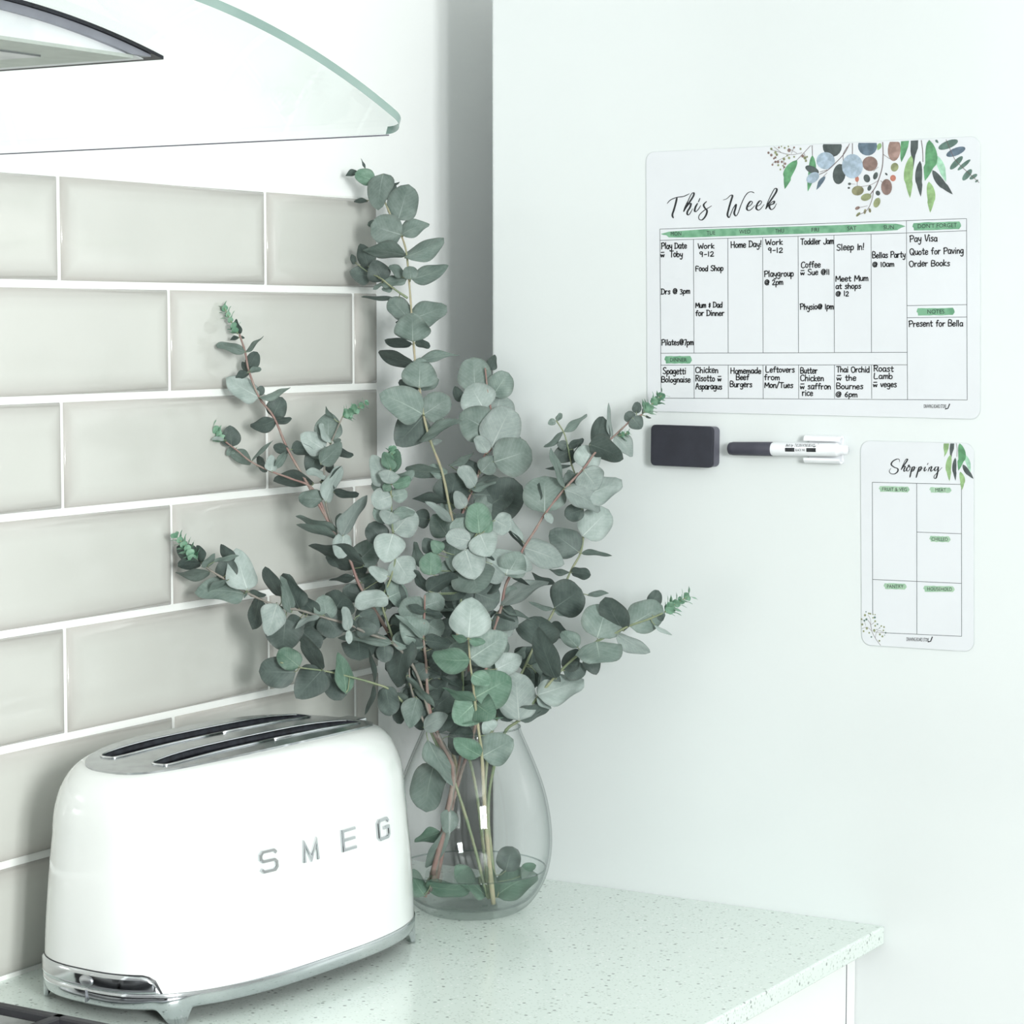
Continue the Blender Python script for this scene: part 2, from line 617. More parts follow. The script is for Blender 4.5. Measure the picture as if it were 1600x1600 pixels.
# ------------------------------------------------------------------ worktop and cabinet
CF = 0.5935
bm = box_bm(0.0, CF, 0.40, YP - 0.0006, CT - 0.0178, CT, bev=0.0016)
tag(bmobj('worktop', bm, M_quartz), 'pale mint quartz worktop with grey speckles and white front edge', 'worktop')
cab = tag(empty('base_cabinet', (0.0, 1.4, 0.0)), 'white base cabinet under the speckled worktop beside the fridge', 'cabinet')
adopt(cab, box('end_panel', 0.012, 0.5640, 2.1085, YP - 0.0008, 0.0, CT - 0.018, M_cab, bev=0.0006))
adopt(cab, box('carcass', 0.012, 0.543, 0.42, 2.1080, 0.10, CT - 0.018, M_dark))
adopt(cab, box('plinth', 0.012, 0.50, 0.42, 2.1080, 0.0, 0.10, M_cab))
for i, (a, b) in enumerate(((1.502, 2.1056), (0.898, 1.499), (0.42, 0.895))):
    d = box('door', 0.5445, 0.5640, a, b, 0.104, CT - 0.0215, M_cab, bev=0.0008)
    adopt(cab, d)

adopt(cab, box('gap_shade_strip', 0.5432, 0.5634, 2.1059, 2.1083, 0.104, CT - 0.0225, M_case))  # added dark strip standing in for the shade between door and panel

# ------------------------------------------------------------------ gas hob
hob = tag(empty('gas_hob', (0.30, 1.18, CT)), 'stainless gas hob with dark pan supports at lower left', 'hob')
bm = box_bm(0.055, 0.555, 0.90, 1.472, CT, CT + 0.006, bev=0.002)
adopt(hob, bmobj('steel_plate', bm, M_steel))
for (hx, hy, r) in ((0.17, 1.33, .045), (0.42, 1.33, .035), (0.17, 1.04, .035), (0.42, 1.04, .045)):
    adopt(hob, lathe('burner', [(0.0, .011), (r * .8, .011), (r * .9, .009), (r, .006), (r * 1.1, .003), (r * 1.2, .0)],
                     M_iron, n=28, loc=(hx, hy, CT + 0.006)))
for y0, y1 in ((1.20, 1.436), (0.915, 1.17)):
    bm = bmesh.new()
    for (a, b, c, d) in ((.07, .54, y0, y0 + .010), (.07, .54, y1 - .010, y1), (.07, .08, y0, y1), (.53, .54, y0, y1),
                         (.30, .31, y0, y1), (.07, .145, (y0 + y1) / 2 - .005, (y0 + y1) / 2 + .005),
                         (.195, .395, (y0 + y1) / 2 - .005, (y0 + y1) / 2 + .005),
                         (.445, .54, (y0 + y1) / 2 - .005, (y0 + y1) / 2 + .005),
                         (.165, .175, y0, y0 + .07), (.165, .175, y1 - .07, y1), (.415, .425, y0, y0 + .07),
                         (.415, .425, y1 - .07, y1)):
        box_bm(a, b, c, d, CT + .014, CT + .022, bev=.0015, seg=1, bm=bm)
    for a in (.072, .298, .528):
        for c in (y0 + .002, y1 - .012):
            box_bm(a, a + .012, c, c + .010, CT + .006, CT + .015, bm=bm)
    adopt(hob, bmobj('pan_support', bm, M_iron))

# ------------------------------------------------------------------ cooker hood
HR, HYC, HZT, HHW, HD = 0.88, 1.10, 1.6945, 0.352, 0.502


def arch_z(y):
    return HZT - (HR - sqrt(max(HR * HR - (y - HYC) ** 2, 0)))


hood = tag(empty('cooker_hood', (0.0, HYC, 1.66)), 'steel cooker hood with a curved clear glass canopy', 'hood')
# outline of the sheet in plan (x, y) with rounded front corners, laid on the arch
def corner(cx, cy, r, a0, a1, n=8):
    return [(cx + r * cos(a0 + (a1 - a0) * i / n), cy + r * sin(a0 + (a1 - a0) * i / n)) for i in range(n + 1)]


ys = [HYC - HHW + 2 * HHW * i / 60 for i in range(61)]
rc = 0.022
xs_front = []
for y in ys:
    e = min(y - (HYC - HHW), (HYC + HHW) - y)
    xs_front.append(HD if e >= rc else HD - rc + sqrt(max(rc * rc - (rc - e) ** 2, 0)))
# finer sampling near the ends
ys2 = []
for i in range(13):
    ys2.append(HYC - HHW + rc * (1 - cos(pi / 2 * i / 12)))
ys2 += [y for y in ys if HYC - HHW + rc < y < HYC + HHW - rc]
ys2 += [2 * HYC - y for y in reversed(ys2[:13])]
GT = 0.0062
nx = 8
vt, fg, fe = [], [], []
for y in ys2:
    e = min(y - (HYC - HHW), (HYC + HHW) - y)
    xf = HD if e >= rc else HD - rc + sqrt(max(rc * rc - (rc - e) ** 2, 0))
    sl = -(y - HYC) / sqrt(HR * HR - (y - HYC) ** 2)
    nn = Vector((0, -sl, 1)).normalized()
    for i in range(nx + 1):
        vt.append(Vector((xf * i / nx, y, arch_z(y))))
    for i in range(nx + 1):
        vt.append(Vector((xf * i / nx, y, arch_z(y))) - nn * GT)
st = 2 * (nx + 1)
for j in range(len(ys2) - 1):
    for i in range(nx):
        a = j * st + i
        fg.append((a, a + 1, a + 1 + st, a + st))
        b = a + nx + 1
        fg.append((b, b + st, b + 1 + st, b + 1))
    a = j * st + nx
    fe.append((a, a + nx + 1, a + nx + 1 + st, a + st))
for j in (0, len(ys2) - 1):
    for i in range(nx):
        a = j * st + i
        fg.append((a, a + 1, a + 2 + nx, a + 1 + nx))
o = mesh('glass_canopy', vt, fg, M_hglass, None, True)
adopt(hood, o)
o2 = mesh('glass_edge', vt, fe, M_hedge, None, True)
o2.parent = o
o2['label'] = 'green polished rim of the glass canopy'
ln = [Vector((0.001 + (HD - rc) * i / 10, HYC + HHW, arch_z(HYC + HHW) - GT)) for i in range(11)]
v2, f2 = tube_data(ln, [0.0005] * 11, 6)
o3 = mesh('end_arris', v2, f2, M_case, None, True)
o3.parent = o
# steel body under the glass
BX, BY, BZ = 0.385, 1.294, 1.6618
BY0 = 2 * HYC - BY


def arch_strip(name, x0, x1, top_off, bot, m, n=40, parent=None, y0=None, y1=None):
    """prism between a lower line/curve and the arch, extruded from x0 to x1"""
    a, b = (BY0 if y0 is None else y0), (BY if y1 is None else y1)
    vs, fs = [], []
    for i in range(n + 1):
        y = a + (b - a) * i / n
        zt = arch_z(y) - top_off
        zb = bot(y) if callable(bot) else bot
        zb = min(zb, zt - 0.0004)
        vs += [(x0, y, zb), (x1, y, zb), (x1, y, zt), (x0, y, zt)]
    for i in range(n):
        for k in range(4):
            p, q = i * 4 + k, i * 4 + (k + 1) % 4
            fs.append((p, q, q + 4, p + 4))
    fs.append((3, 2, 1, 0))
    e = n * 4
    fs.append((e, e + 1, e + 2, e + 3))
    ob = mesh(name, vs, fs, m, None, False)
    adopt(hood, ob)
    return ob


arch_strip('steel_body', 0.0, BX, 0.0125, BZ, M_front)
adopt(hood, box('lower_rim', 0.004, BX + 0.001, BY0 + .003, BY - .012, BZ - 0.0022, BZ + 0.0002, M_satin))
arch_strip('steel_flange', 0.0, BX + 0.0035, 0.0088, lambda y: max(arch_z(y) - 0.0145, BZ), M_flange, y1=BY + 0.004, y0=BY0 - 0.004)
arch_strip('black_seal_strip', 0.0, BX + 0.0055, 0.0060, lambda y: arch_z(y) - 0.0084, M_gasket, y1=BY + 0.015, y0=BY0 - 0.015)
# filter and lamp recess in the underside
adopt(hood, box('grease_filter', 0.055, 0.345, 0.93, 1.235, BZ - 0.0034, BZ - 0.0021, M_steel))
for i in range(9):
    adopt(hood, box('filter_slot', 0.075, 0.325, 0.945 + i * 0.032, 0.951 + i * 0.032, BZ - 0.0039, BZ - 0.0033, M_dark))
ob = box('hood_side_shadow_strip', 0.045, 0.050, 0.92, 1.245, BZ - 0.0032, BZ - 0.0020, M_dark)
ob.name = 'filter_shadow_strip'  # dark strip painted as the shadow line beside the filter
adopt(hood, ob)
adopt(hood, box('chimney', 0.0, 0.24, HYC - 0.14, HYC + 0.14, HZT + 0.002, 2.498, M_steel, bev=0.001))

# ------------------------------------------------------------------ toaster
TC = Vector((0.1545, 1.684, CT))
TROT = -0.0587
toaster = tag(empty('toaster', TC), 'white retro toaster with two long slots and chrome base', 'toaster')
toaster.rotation_euler = (0, 0, TROT)
TL, TWd = 0.389, 0.2150       # length, width at the foot of the body
RZ = Matrix.Rotation(TROT, 3, 'Z')


def tplan(a, hl, hw, p):
    """superellipse-like plan outline, local coordinates"""
    c, s = cos(a), sin(a)
    return Vector((hw * math.copysign(abs(c) ** (2 / p), c), hl * math.copysign(abs(s) ** (2 / p), s), 0))


NA = 96
HB, HT = 0.0270, 0.2105
PB, PT = 2.75, 2.7          # plan exponent at foot and top       # bottom and top of the white body


def crown(y):
    t = min(abs(y) / (TL / 2), 1.0)
    return 0.013 * t ** 3.0


prof = []
# (height fraction, half length, half width, exponent)
for i in range(7):
    f = i / 6
    z = HB + (0.150 - HB) * f
    prof.append((z, TL / 2 - 0.0080 * f ** 1.5, TWd / 2 - 0.0080 * f ** 1.5, PB))
SH = 12
for i in range(1, SH + 1):
    a = pi / 2 * i / SH
    z = 0.150 + (HT - 0.150) * sin(a)
    k = 1 - cos(a)
    prof.append((z, TL / 2 - 0.0080 - 0.024 * k, TWd / 2 - 0.0080 - 0.0315 * k, PB + (PT - PB) * k))
vs, fs = [], []
for (z, hl, hw, p) in prof:
    for k in range(NA):
        q = tplan(2 * pi * k / NA, hl, hw, p)
        w = max(0.0, (z - 0.09) / (HT - 0.09))
        vs.append((q.x, q.y, z - crown(q.y) * w ** 1.5))
for i in range(len(prof) - 1):
    for k in range(NA):
        a, b = i * NA + k, i * NA + (k + 1) % NA
        fs.append((a, b, b + NA, a + NA))
tb = mesh('body', vs, fs, M_enamel, toaster, True)
# chrome top plate with two slot openings, following the crown
PL, PW = prof[-1][1], prof[-1][2]


def stadium(cx, hl, hw, n=40):
    out = []
    for k in range(n):
        q = tplan(2 * pi * k / n, hl, hw, 4.2)
        out.append((cx + q.x, q.y))
    return out


def plate_mesh(name, outer, holes, z0, m, parent, thick=0.002, bend=None):
    cu = bpy.data.curves.new('c', 'CURVE')
    cu.dimensions = '2D'
    cu.fill_mode = 'BOTH'
    cu.extrude = thick / 2
    for loop in [outer] + holes:
        sp = cu.splines.new('POLY')
        sp.points.add(len(loop) - 1)
        for i, (x, y) in enumerate(loop):
            sp.points[i].co = (x, y, 0, 1)
        sp.use_cyclic_u = True
    ob = bpy.data.objects.new('c', cu)
    me = bpy.data.meshes.new_from_object(ob)
    bpy.data.objects.remove(ob)
    bpy.data.curves.remove(cu)
    me.name = name
    bmx = bmesh.new()
    bmx.from_mesh(me)
    # cut across so the sheet can bend
    for yy in [(-1 + 2 * i / 24) * TL / 2 for i in range(25)]:
        bmesh.ops.bisect_plane(bmx, geom=list(bmx.verts) + list(bmx.edges) + list(bmx.faces),
                               plane_co=(0, yy, 0), plane_no=(0, 1, 0))
    for v in bmx.verts:
        v.co.z += z0 - (bend(v.co.y) if bend else 0)
    bmx.to_mesh(me)
    bmx.free()
    return link(name, me, m, parent)


SLX, SLH, SLW = 0.0300, 0.1330, 0.0145
outer = [tuple(tplan(2 * pi * k / 72, PL + .0006, PW + .0006, PT)[:2]) for k in range(72)]
slots = [stadium(-SLX, SLH, SLW), stadium(SLX, SLH, SLW)]
plate_mesh('top_plate', outer, slots, HT + 0.0006, M_steelpl, toaster, 0.0022, crown)['label'] = 'polished steel top plate'
for cx in (-SLX, SLX):
    loop = stadium(cx, SLH, SLW)
    vs, fs = [], []
    n = len(loop)
    for (dz, sc) in ((0.0028, 1.0), (0.0030, 0.97), (-0.004, 0.95), (-0.05, 0.93), (-0.13, 0.93)):
        for (x, y) in loop:
            vs.append((cx + (x - cx) * sc, y * (1 - (1 - sc) * .25), HT + dz - crown(y) * (1 if dz > -.1 else 0)))
    for i in range(4):
        for k in range(n):
            a, b = i * n + k, i * n + (k + 1) % n
            fs.append((a, a + n, b + n, b))
    fs.append(tuple(4 * n + k for k in range(n)))
    sl = mesh('bread_slot', vs, fs, M_slot, toaster, True)
    # bright lip round the opening
    pts = catmull([(x, y, HT + 0.0022 - crown(y)) for x, y in loop], 2, True)
    pts.append(pts[0])
    v2, f2 = tube_data(pts, [0.0011] * len(pts), 6)
    mesh('slot_lip', v2, f2, M_chrome, sl, True)
    # wires of the bread cage
    v2, f2 = [], []
    for wy in [-.12 + .03 * i for i in range(9)]:
        for sx in (-1, 1):
            a = [Vector((cx + sx * SLW * .62, wy, HT - .030 - crown(wy))), Vector((cx + sx * SLW * .62, wy, HT - .12))]
            v, f = tube_data(a, [.0009, .0009], 5, len(v2))
            v2 += v
            f2 += f
    mesh('bread_guide', v2, f2, M_chrome, sl, True)
# chrome base skirt with four feet
vs, fs = [], []


def foot_drop(k, n):
    a = 2 * pi * k / n
    q = tplan(a, TL / 2, TWd / 2, PB)
    d = abs(abs(q.y) - (TL / 2 - 0.031))
    side = abs(q.x) > TWd / 2 * 0.55
    t = max(0.0, min(1.0, 1.55 - d / 0.0085)) if side else 0.0
    return t * t * (3 - 2 * t)


NB = 240
rings = [(0.0270, -0.0010, 0), (0.0273, 0.0004, 0), (0.0262, 0.0010, 0), (0.0205, 0.0008, 0), (0.0150, -0.0004, 1), (0.0135, -0.0016, 1),
         (0.0142, -0.004, 1)]
for (z, off, low) in rings:
    for k in range(NB):
        q = tplan(2 * pi * k / NB, TL / 2 + off, TWd / 2 + off, PB)
        fd = foot_drop(k, NB) if low else 0
        out = 1 + 0.03 * fd
        vs.append((q.x * out, q.y, z - fd * (z - 0.0004 - (0.001 if off < .003 else 0.0))))
for i in range(len(rings) - 1):
    for k in range(NB):
        a, b = i * NB + k, i * NB + (k + 1) % NB
        fs.append((a, b, b + NB, a + NB))
mesh('base_skirt', vs, fs, M_chrome, toaster, True)['label'] = 'chrome base band flaring into four feet'
bm = bmesh.new()
vsb = [bm.verts.new(tuple(tplan(2 * pi * k / 60, TL / 2 - .004, TWd / 2 - .004, PB)[:2]) + (0.0150,)) for k in range(60)]
bm.faces.new(vsb)
bmobj('underside', bm, M_dark, toaster)


# control panel: a mirror strip wrapped round the front end
def body_pt(a, z, off):
    f = max(0, (z - HB) / (0.150 - HB))
    q = tplan(a, TL / 2 - 0.0080 * f ** 1.5 + off, TWd / 2 - 0.0080 * f ** 1.5 + off, PB)
    return Vector((q.x, q.y, z))


def wrap(name, x0, x1, z0, z1, off, m, parent, r=0.018, n=36, rz=8):
    """strip on the toaster's near end (local -y) between two x positions, rounded upper corners"""
    vs, fs = [], []
    for i in range(n + 1):
        x = x0 + (x1 - x0) * i / n
        # angle whose plan point has this x on the -y side
        lo, hi = -pi, 0.0
        for _ in range(40):
            mid = (lo + hi) / 2
            if tplan(mid, TL / 2, TWd / 2, PB).x < x:
                lo = mid
            else:
                hi = mid
        e = min(x - x0, x1 - x)
        zt = z1 if e >= r else z1 - (z1 - z0) * (1 - sqrt(max(1 - (1 - e / r) ** 2, 0)))
        for j in range(rz + 1):
            z = z0 + (zt - z0) * j / rz
            edge = min(j / rz, 1 - j / rz, e / r)
            vs.append(body_pt(lo, z, off * min(1, 0.25 + 6 * edge)))
    for i in range(n):
        for j in range(rz):
            a = i * (rz + 1) + j
            fs.append((a, a + rz + 1, a + rz + 2, a + 1))
    return mesh(name, vs, fs, m, parent, True)


wrap('panel_surround', -.0795, .0690, 0.0272, 0.0432, 0.0006, M_gasket, toaster, r=0.014)
panel = wrap('control_panel', -.0785, .0678, 0.0272, 0.0422, 0.0018, M_chrome, toaster, r=0.014)
panel['label'] = 'mirror chrome control panel on the near end'
kn = bmesh.new()
bmesh.ops.create_uvsphere(kn, u_segments=24, v_segments=12, radius=1)
for v in kn.verts:
    v.co = Vector((0.006 + v.co.x * 0.0080, -TL / 2 - 0.0012 + v.co.y * 0.0036, 0.0340 + v.co.z * 0.0048))
knob = bmobj('button', kn, M_steel, toaster, True)
for p in knob.data.polygons:
    p.use_smooth = True
box('crumb_tray_seam', 0.0050, 0.0056, -TL / 2 - .0024, -TL / 2 + .002, 0.0155, 0.0262, M_steel, toaster)
# power cord behind is out of sight; chrome tab at the far end of the top plate
box('end_tab', -0.012, 0.012, PL - 0.006, PL + 0.012, HT - crown(PL) - 0.002, HT - crown(PL) + 0.0022, M_chrome, toaster, bev=0.0015)

# raised chrome letters
LET = {
    'S': [[(1, .86), (.86, 1), (.14, 1), (0, .86), (0, .64), (.14, .52), (.86, .52), (1, .40), (1, .14), (.86, 0), (.14, 0), (0, .14)]],
    'M': [[(0, 0), (.06, 1), (.5, .12), (.94, 1), (1, 0)]],
    'E': [[(1, 1), (0, 1), (0, 0), (1, 0)], [(0, .51), (.94, .51)]],
    'G': [[(1, .84), (.86, 1), (.14, 1), (0, .86), (0, .14), (.14, 0), (.86, 0), (1, .14), (1, .54), (.55, .54)]],
}


def letter(ch, y, z, w, h, x, parent, t=0.0030, dp=0.0034):
    """solid bevelled strokes on the toaster's flank (local +x face)"""
    b = bmesh.new()
    for st_ in LET[ch]:
        P = [Vector((q[0] * w, q[1] * h)) for q in st_]
        n = len(P)
        L, R_ = [], []
        for i in range(n):
            d0 = (P[i] - P[i - 1]).normalized() if i > 0 else (P[1] - P[0]).normalized()
            d1 = (P[i + 1] - P[i]).normalized() if i < n - 1 else d0
            n0 = Vector((-d0.y, d0.x)); n1 = Vector((-d1.y, d1.x))
            nn = (n0 + n1)
            nn = nn.normalized() if nn.length > 1e-5 else n0
            s = 1 / max(nn.dot(n0), 0.5)
            L.append(P[i] + nn * t / 2 * s)
            R_.append(P[i] - nn * t / 2 * s)
        V = []
        for lay, (dx, ins) in enumerate(((0, 0), (dp * .7, 0), (dp, .22))):
            row = []
            for i in range(n):
                c = (L[i] + R_[i]) / 2
                row.append((b.verts.new((x + dx, y + (L[i] + (c - L[i]) * ins).x, z + (L[i] + (c - L[i]) * ins).y)),
                            b.verts.new((x + dx, y + (R_[i] + (c - R_[i]) * ins).x, z + (R_[i] + (c - R_[i]) * ins).y))))
            V.append(row)
        for i in range(n - 1):
            b.faces.new((V[2][i][0], V[2][i][1], V[2][i + 1][1], V[2][i + 1][0]))
            for lay in range(2):
                for s in (0, 1):
                    b.faces.new((V[lay][i][s], V[lay][i + 1][s], V[lay + 1][i + 1][s], V[lay + 1][i][s]))
        for i in (0, n - 1):
            for lay in range(2):
                b.faces.new((V[lay][i][0], V[lay][i][1], V[lay + 1][i][1], V[lay + 1][i][0]))
    return bmobj('letter_' + ch.lower(), b, M_chrome, parent)


for ch, px, py in (('S', 418, 1345), ('M', 483.5, 1330), ('E', 543.5, 1311), ('G', 597, 1295)):
    X = 0.25
    for _ in range(8):           # meet the sight line with the curved flank
        q = RZ.inverted() @ (on_plane(px, py, 0, X) - TC)
        f = max(0, (q.z - HB) / (0.150 - HB))
        hl, hw = TL / 2 - 0.0080 * f ** 1.5, TWd / 2 - 0.0080 * f ** 1.5
        x = hw * (1 - min(abs(q.y / hl), .999) ** PB) ** (1 / PB)
        X = (RZ @ Vector((x, q.y, 0)) + TC).x
    w, h = 0.0182, 0.0168
    lt = letter(ch, -w / 2, -h / 2, w, h, -0.0008, toaster)
    # lean the letter with the flank
    x2 = hw * (1 - min(abs((q.y + .01) / hl), .999) ** PB) ** (1 / PB)
    lt.rotation_euler = (0, -0.09, atan2(x - x2, .01))
    lt.location = (x, q.y, q.z)
    lt['label'] = 'raised chrome letter ' + ch

# ------------------------------------------------------------------ planners on the fridge
# flat print is laid out from points measured in the photograph, met with the plane of the board
class Print:
    def __init__(self, off, step=0.0):
        self.lift, self.step = 0.0, step
        self.off, self.vs, self.fs, self.ms = off, [], [], []

    def p(self, q):
        self.vs.append(on_plane(q[0], q[1], 1, YP - self.off - self.lift))
        return len(self.vs) - 1

    def poly(self, pts, mi=0):
        self.lift += self.step
        self.fs.append([self.p(q) for q in pts])
        self.ms.append(mi)

    def stroke(self, pts, w, mi=0, smooth=0, caps=True, pen=None):
        P = [Vector(q) for q in pts]
        if smooth:
            P = catmull(P, smooth)
        P = [q for i, q in enumerate(P) if i == 0 or (q - P[i - 1]).length > 1e-3]
        if len(P) == 1:
            P.append(P[0] + Vector((.4, .0)))
        n = len(P)
        ids = []
        for i in range(n):
            d = (P[min(i + 1, n - 1)] - P[max(i - 1, 0)])
            d = d.normalized() if d.length > 1e-6 else Vector((1, 0))
            ww = w
            if pen:      # broad on down strokes, fine on up strokes, tapering at the ends
                ww = pen[0] + (pen[1] - pen[0]) * max(0.0, d.y) ** 1.2
                e = min(i, n - 1 - i) / max(1, n * 0.12)
                ww *= 0.55 + 0.45 * min(1, e)
            nn = Vector((-d.y, d.x)) * ww / 2
            ids.append((self.p(P[i] + nn), self.p(P[i] - nn)))
        for i in range(n - 1):
            self.fs.append([ids[i][0], ids[i][1], ids[i + 1][1], ids[i + 1][0]])
            self.ms.append(mi)
        if caps:
            for (c, d) in ((P[0], P[0] - P[1]), (P[-1], P[-1] - P[-2])):
                d = d.normalized()
                a0 = atan2(d.y, d.x)
                r = w / 2 if not pen else pen[0] * .3
                self.poly([(c.x + r * cos(a0 - pi / 2 + pi * k / 6), c.y + r * sin(a0 - pi / 2 + pi * k / 6))
                           for k in range(7)], mi)

    def dot(self, c, rx, ry, ang=0, mi=0, n=14, wob=0):
        a0 = radians(ang)
        pts = []
        for k in range(n):
            a = 2 * pi * k / n
            r = 1 + wob * sin(3 * a + c[0])
            x, y = rx * cos(a) * r, ry * sin(a) * r
            pts.append((c[0] + x * cos(a0) - y * sin(a0), c[1] + x * sin(a0) + y * cos(a0)))
        self.poly(pts, mi)

    def leaf(self, b, t, w, mi, bend=0.0, clip=None):
        B, T = Vector(b), Vector(t)
        d = T - B
        nn = Vector((-d.y, d.x)).normalized()
        L, R_ = [], []
        for k in range(13):
            f = k / 12
            wd = w / 2 * sin(pi * min(1, f ** 0.78)) ** 0.85 if 0 < f < 1 else 0
            if clip is not None and f < .5:
                wd = w / 2 * (0.75 + .25 * f * 2) if clip else wd
            c = B + d * f + nn * bend * sin(pi * f) * d.length * (1 if f < .6 else .6)
            L.append(c + nn * wd)
            R_.append(c - nn * wd)
        self.poly(L + R_[::-1], mi)

    def make(self, name, mats, parent, label=None):
        o = mesh(name, self.vs, self.fs, mats)
        o.data.polygons.foreach_set('material_index', self.ms)
        adopt(parent, o)
        if label:
            o['label'] = label
        return o


def panel_board(name, corners, rad, th, label):
    """rounded flexible sheet lying on the fridge's side"""
    C4 = [on_plane(x, y, 1, YP) for x, y in corners]
    pts = []
    for i in range(4):
        c, p, n = C4[i], C4[i - 1], C4[(i + 1) % 4]
        a, b = (p - c).normalized(), (n - c).normalized()
        for k in range(9):
            t = k / 8 * pi / 2
            pts.append(c + a * rad * (1 - sin(t)) + b * rad * (1 - cos(t)))
    ctr = sum(C4, Vector()) / 4
    root = empty(name, (ctr.x, YP, ctr.z))
    vs, fs = [], []
    n = len(pts)
    for (y, s) in ((YP - 0.0002, 0), (YP - th + 0.0003, 0), (YP - th, 0.0004)):
        for p in pts:
            d = (ctr - p).normalized()
            vs.append((p.x + d.x * s, y, p.z + d.z * s))
    for j in range(2):
        for k in range(n):
            fs.append((j * n + k, (j + 1) * n + k, (j + 1) * n + (k + 1) % n, j * n + (k + 1) % n))
    fs.append(tuple(2 * n + k for k in range(n)))
    o = mesh('sheet', vs, fs, M_board)
    adopt(root, o)
    # grey line painting the shade along the sheet's thin edge
    v2, f2 = tube_data([Vector((p.x, YP - th * .55, p.z)) for p in pts + [pts[0]]], [0.00035] * (n + 1), 5)
    o = mesh('edge_shade_line', v2, f2, M_edge_shade)
    adopt(root, o)
    tag(root, label, 'planner')
    return root


M_edge_shade = mat('edge_shade_grey', srgb(196, 203, 204), 0.3, noise=(60, srgb(206, 212, 213), 0.4, 0.6))
TH_B = 0.0010
week = panel_board('weekly_planner', [(1010, 238), (1531.5, 213), (1532, 655), (1012, 642.5)], 0.0090, TH_B,
                   'large landscape weekly planner sheet with handwritten plans on the fridge')
shop = panel_board('shopping_planner', [(1345, 688.5), (1522, 692.5), (1522, 1018.5), (1347, 1007.5)], 0.0095, TH_B,
                   'small upright shopping list sheet on the fridge below the weekly planner')

# --- grid
g = Print(TH_B + 0.00012)
GW = 0.85


def line(a, b, w=GW):
    g.stroke([a, b], w, caps=False)


line((1031, 358), (1510.2, 341.5)); line((1510.2, 341.5), (1511.2, 625)); line((1511.2, 625), (1033, 622)); line((1033, 622), (1031, 358))
line((1031.2, 375.5), (1416.5, 364)); line((1416.5, 364), (1510.3, 360.5))
line((1032.5, 552), (1417.6, 550.5)); line((1032.6, 570.5), (1417.7, 570))
line((1416.2, 344.7), (1418, 624.4))
line((1417.2, 477.5), (1510.8, 476)); line((1417.3, 496.5), (1510.9, 495.3))
for a, b in ((1083.6, 1084.6), (1137.2, 1138.1), (1191.7, 1192.4), (1247, 1248), (1303, 1304), (1361, 1362)):
    ya = 375.5 - (a - 1031) * 11.5 / 385.5
    line((a, ya), (a + (b - a) * .7, 551.3))
    line((a + (b - a) * .75, 570.3), (b, 622.8))
g.make('printed_grid', [M_grey], week)
g = Print(TH_B + 0.00012)
line((1363, 753.5), (1502.2, 757)); line((1502.2, 757), (1502.5, 994.3)); line((1502.5, 994.3), (1384, 988.8)); line((1363.6, 960), (1363, 753.5))
line((1432.3, 755.3), (1432.6, 991))
line((1432.4, 831.4), (1502.3, 834)); line((1363.3, 905.4), (1502.4, 911.6))
g.make('printed_grid', [M_grey], shop)

# --- watercolour marks
g = Print(TH_B + 0.00006)
g.poly([(1032.5, 365.5), (1045, 362), (1100, 358.2), (1200, 355), (1300, 352), (1380, 349.3), (1400, 349.5), (1408, 351), (1415, 353.6),
        (1408, 356), (1402, 359.5), (1380, 361), (1300, 363.8), (1200, 367), (1120, 369.5), (1080, 371), (1045, 371), (1041, 367.5), (1036, 367)])
rb = random.Random(2)


def pill(P, x0, x1, y0, y1, s=0.0, mi=0):
    h = (y1 - y0) / 2
    pts = []
    for k in range(10):
        f = k / 9
        pts.append((x0 + 2 + (x1 - x0 - 5) * f, y0 + rb.uniform(-.4, .4) + s * f * (x1 - x0)))
    pts += [(x1 - 1, y0 + h * .6 + s * (x1 - x0)), (x1 - .2, y0 + h * 1.2 + s * (x1 - x0)), (x1 - 2.5, y1 - h * .2 + s * (x1 - x0))]
    for k in range(10):
        f = 1 - k / 9
        pts.append((x0 + 2.5 + (x1 - x0 - 6) * f, y1 + rb.uniform(-.4, .4) + s * f * (x1 - x0)))
    pts += [(x0 + 2, y1 - h * .7), (x0, y0 + h), (x0 + .8, y0 + h * .5)]
    P.poly(pts, mi)


g.make('watercolour_bar', [M_bgreen], week, 'long green watercolour stroke behind the weekdays')
for q in ((1425.5, 1502, 348.2, 360.2, -.03), (1432, 1492, 481.8, 492.8, -.01), (1038, 1081.5, 556.3, 567.8, 0)):
    g = Print(TH_B + 0.00006)
    pill(g, *q)
    g.make('watercolour_mark', [M_bgreen], week)
for q in ((1373, 1421.5, 759.4, 768.2), (1452, 1487, 761.2, 769.4), (1452, 1485.5, 837.6, 846.6), (1380.5, 1417, 911.2, 920.4),
          (1442.5, 1492, 915.2, 924.4)):
    g = Print(TH_B + 0.00006)
    pill(g, *q, s=.02)
    g.make('watercolour_mark', [M_lgreen], shop)


# --- printed capitals from the built-in font, fitted between two points
def font_text(P, s, x0, x1, yb, cap, slope=0.0, shear=0.0, bold=0.0, mi=0):
    cu = bpy.data.curves.new('f', 'FONT')
    cu.body = s
    cu.size = 1
    cu.shear = shear
    cu.offset = bold * 0.5
    cu.resolution_u = 3
    ob = bpy.data.objects.new('f', cu)
    me = bpy.data.meshes.new_from_object(ob)
    bpy.data.objects.remove(ob)
    bpy.data.curves.remove(cu)
    xs = [v.co.x for v in me.vertices]
    a, b = min(xs), max(xs)
    k = (x1 - x0) / (b - a)
    base = len(P.vs)
    for v in me.vertices:
        x = x0 + (v.co.x - a) * k
        P.p((x, yb - v.co.y / 0.69 * cap + slope * (x - x0)))
    for f in me.polygons:
        P.fs.append([base + i for i in f.vertices])
        P.ms.append(mi)
    bpy.data.meshes.remove(me)


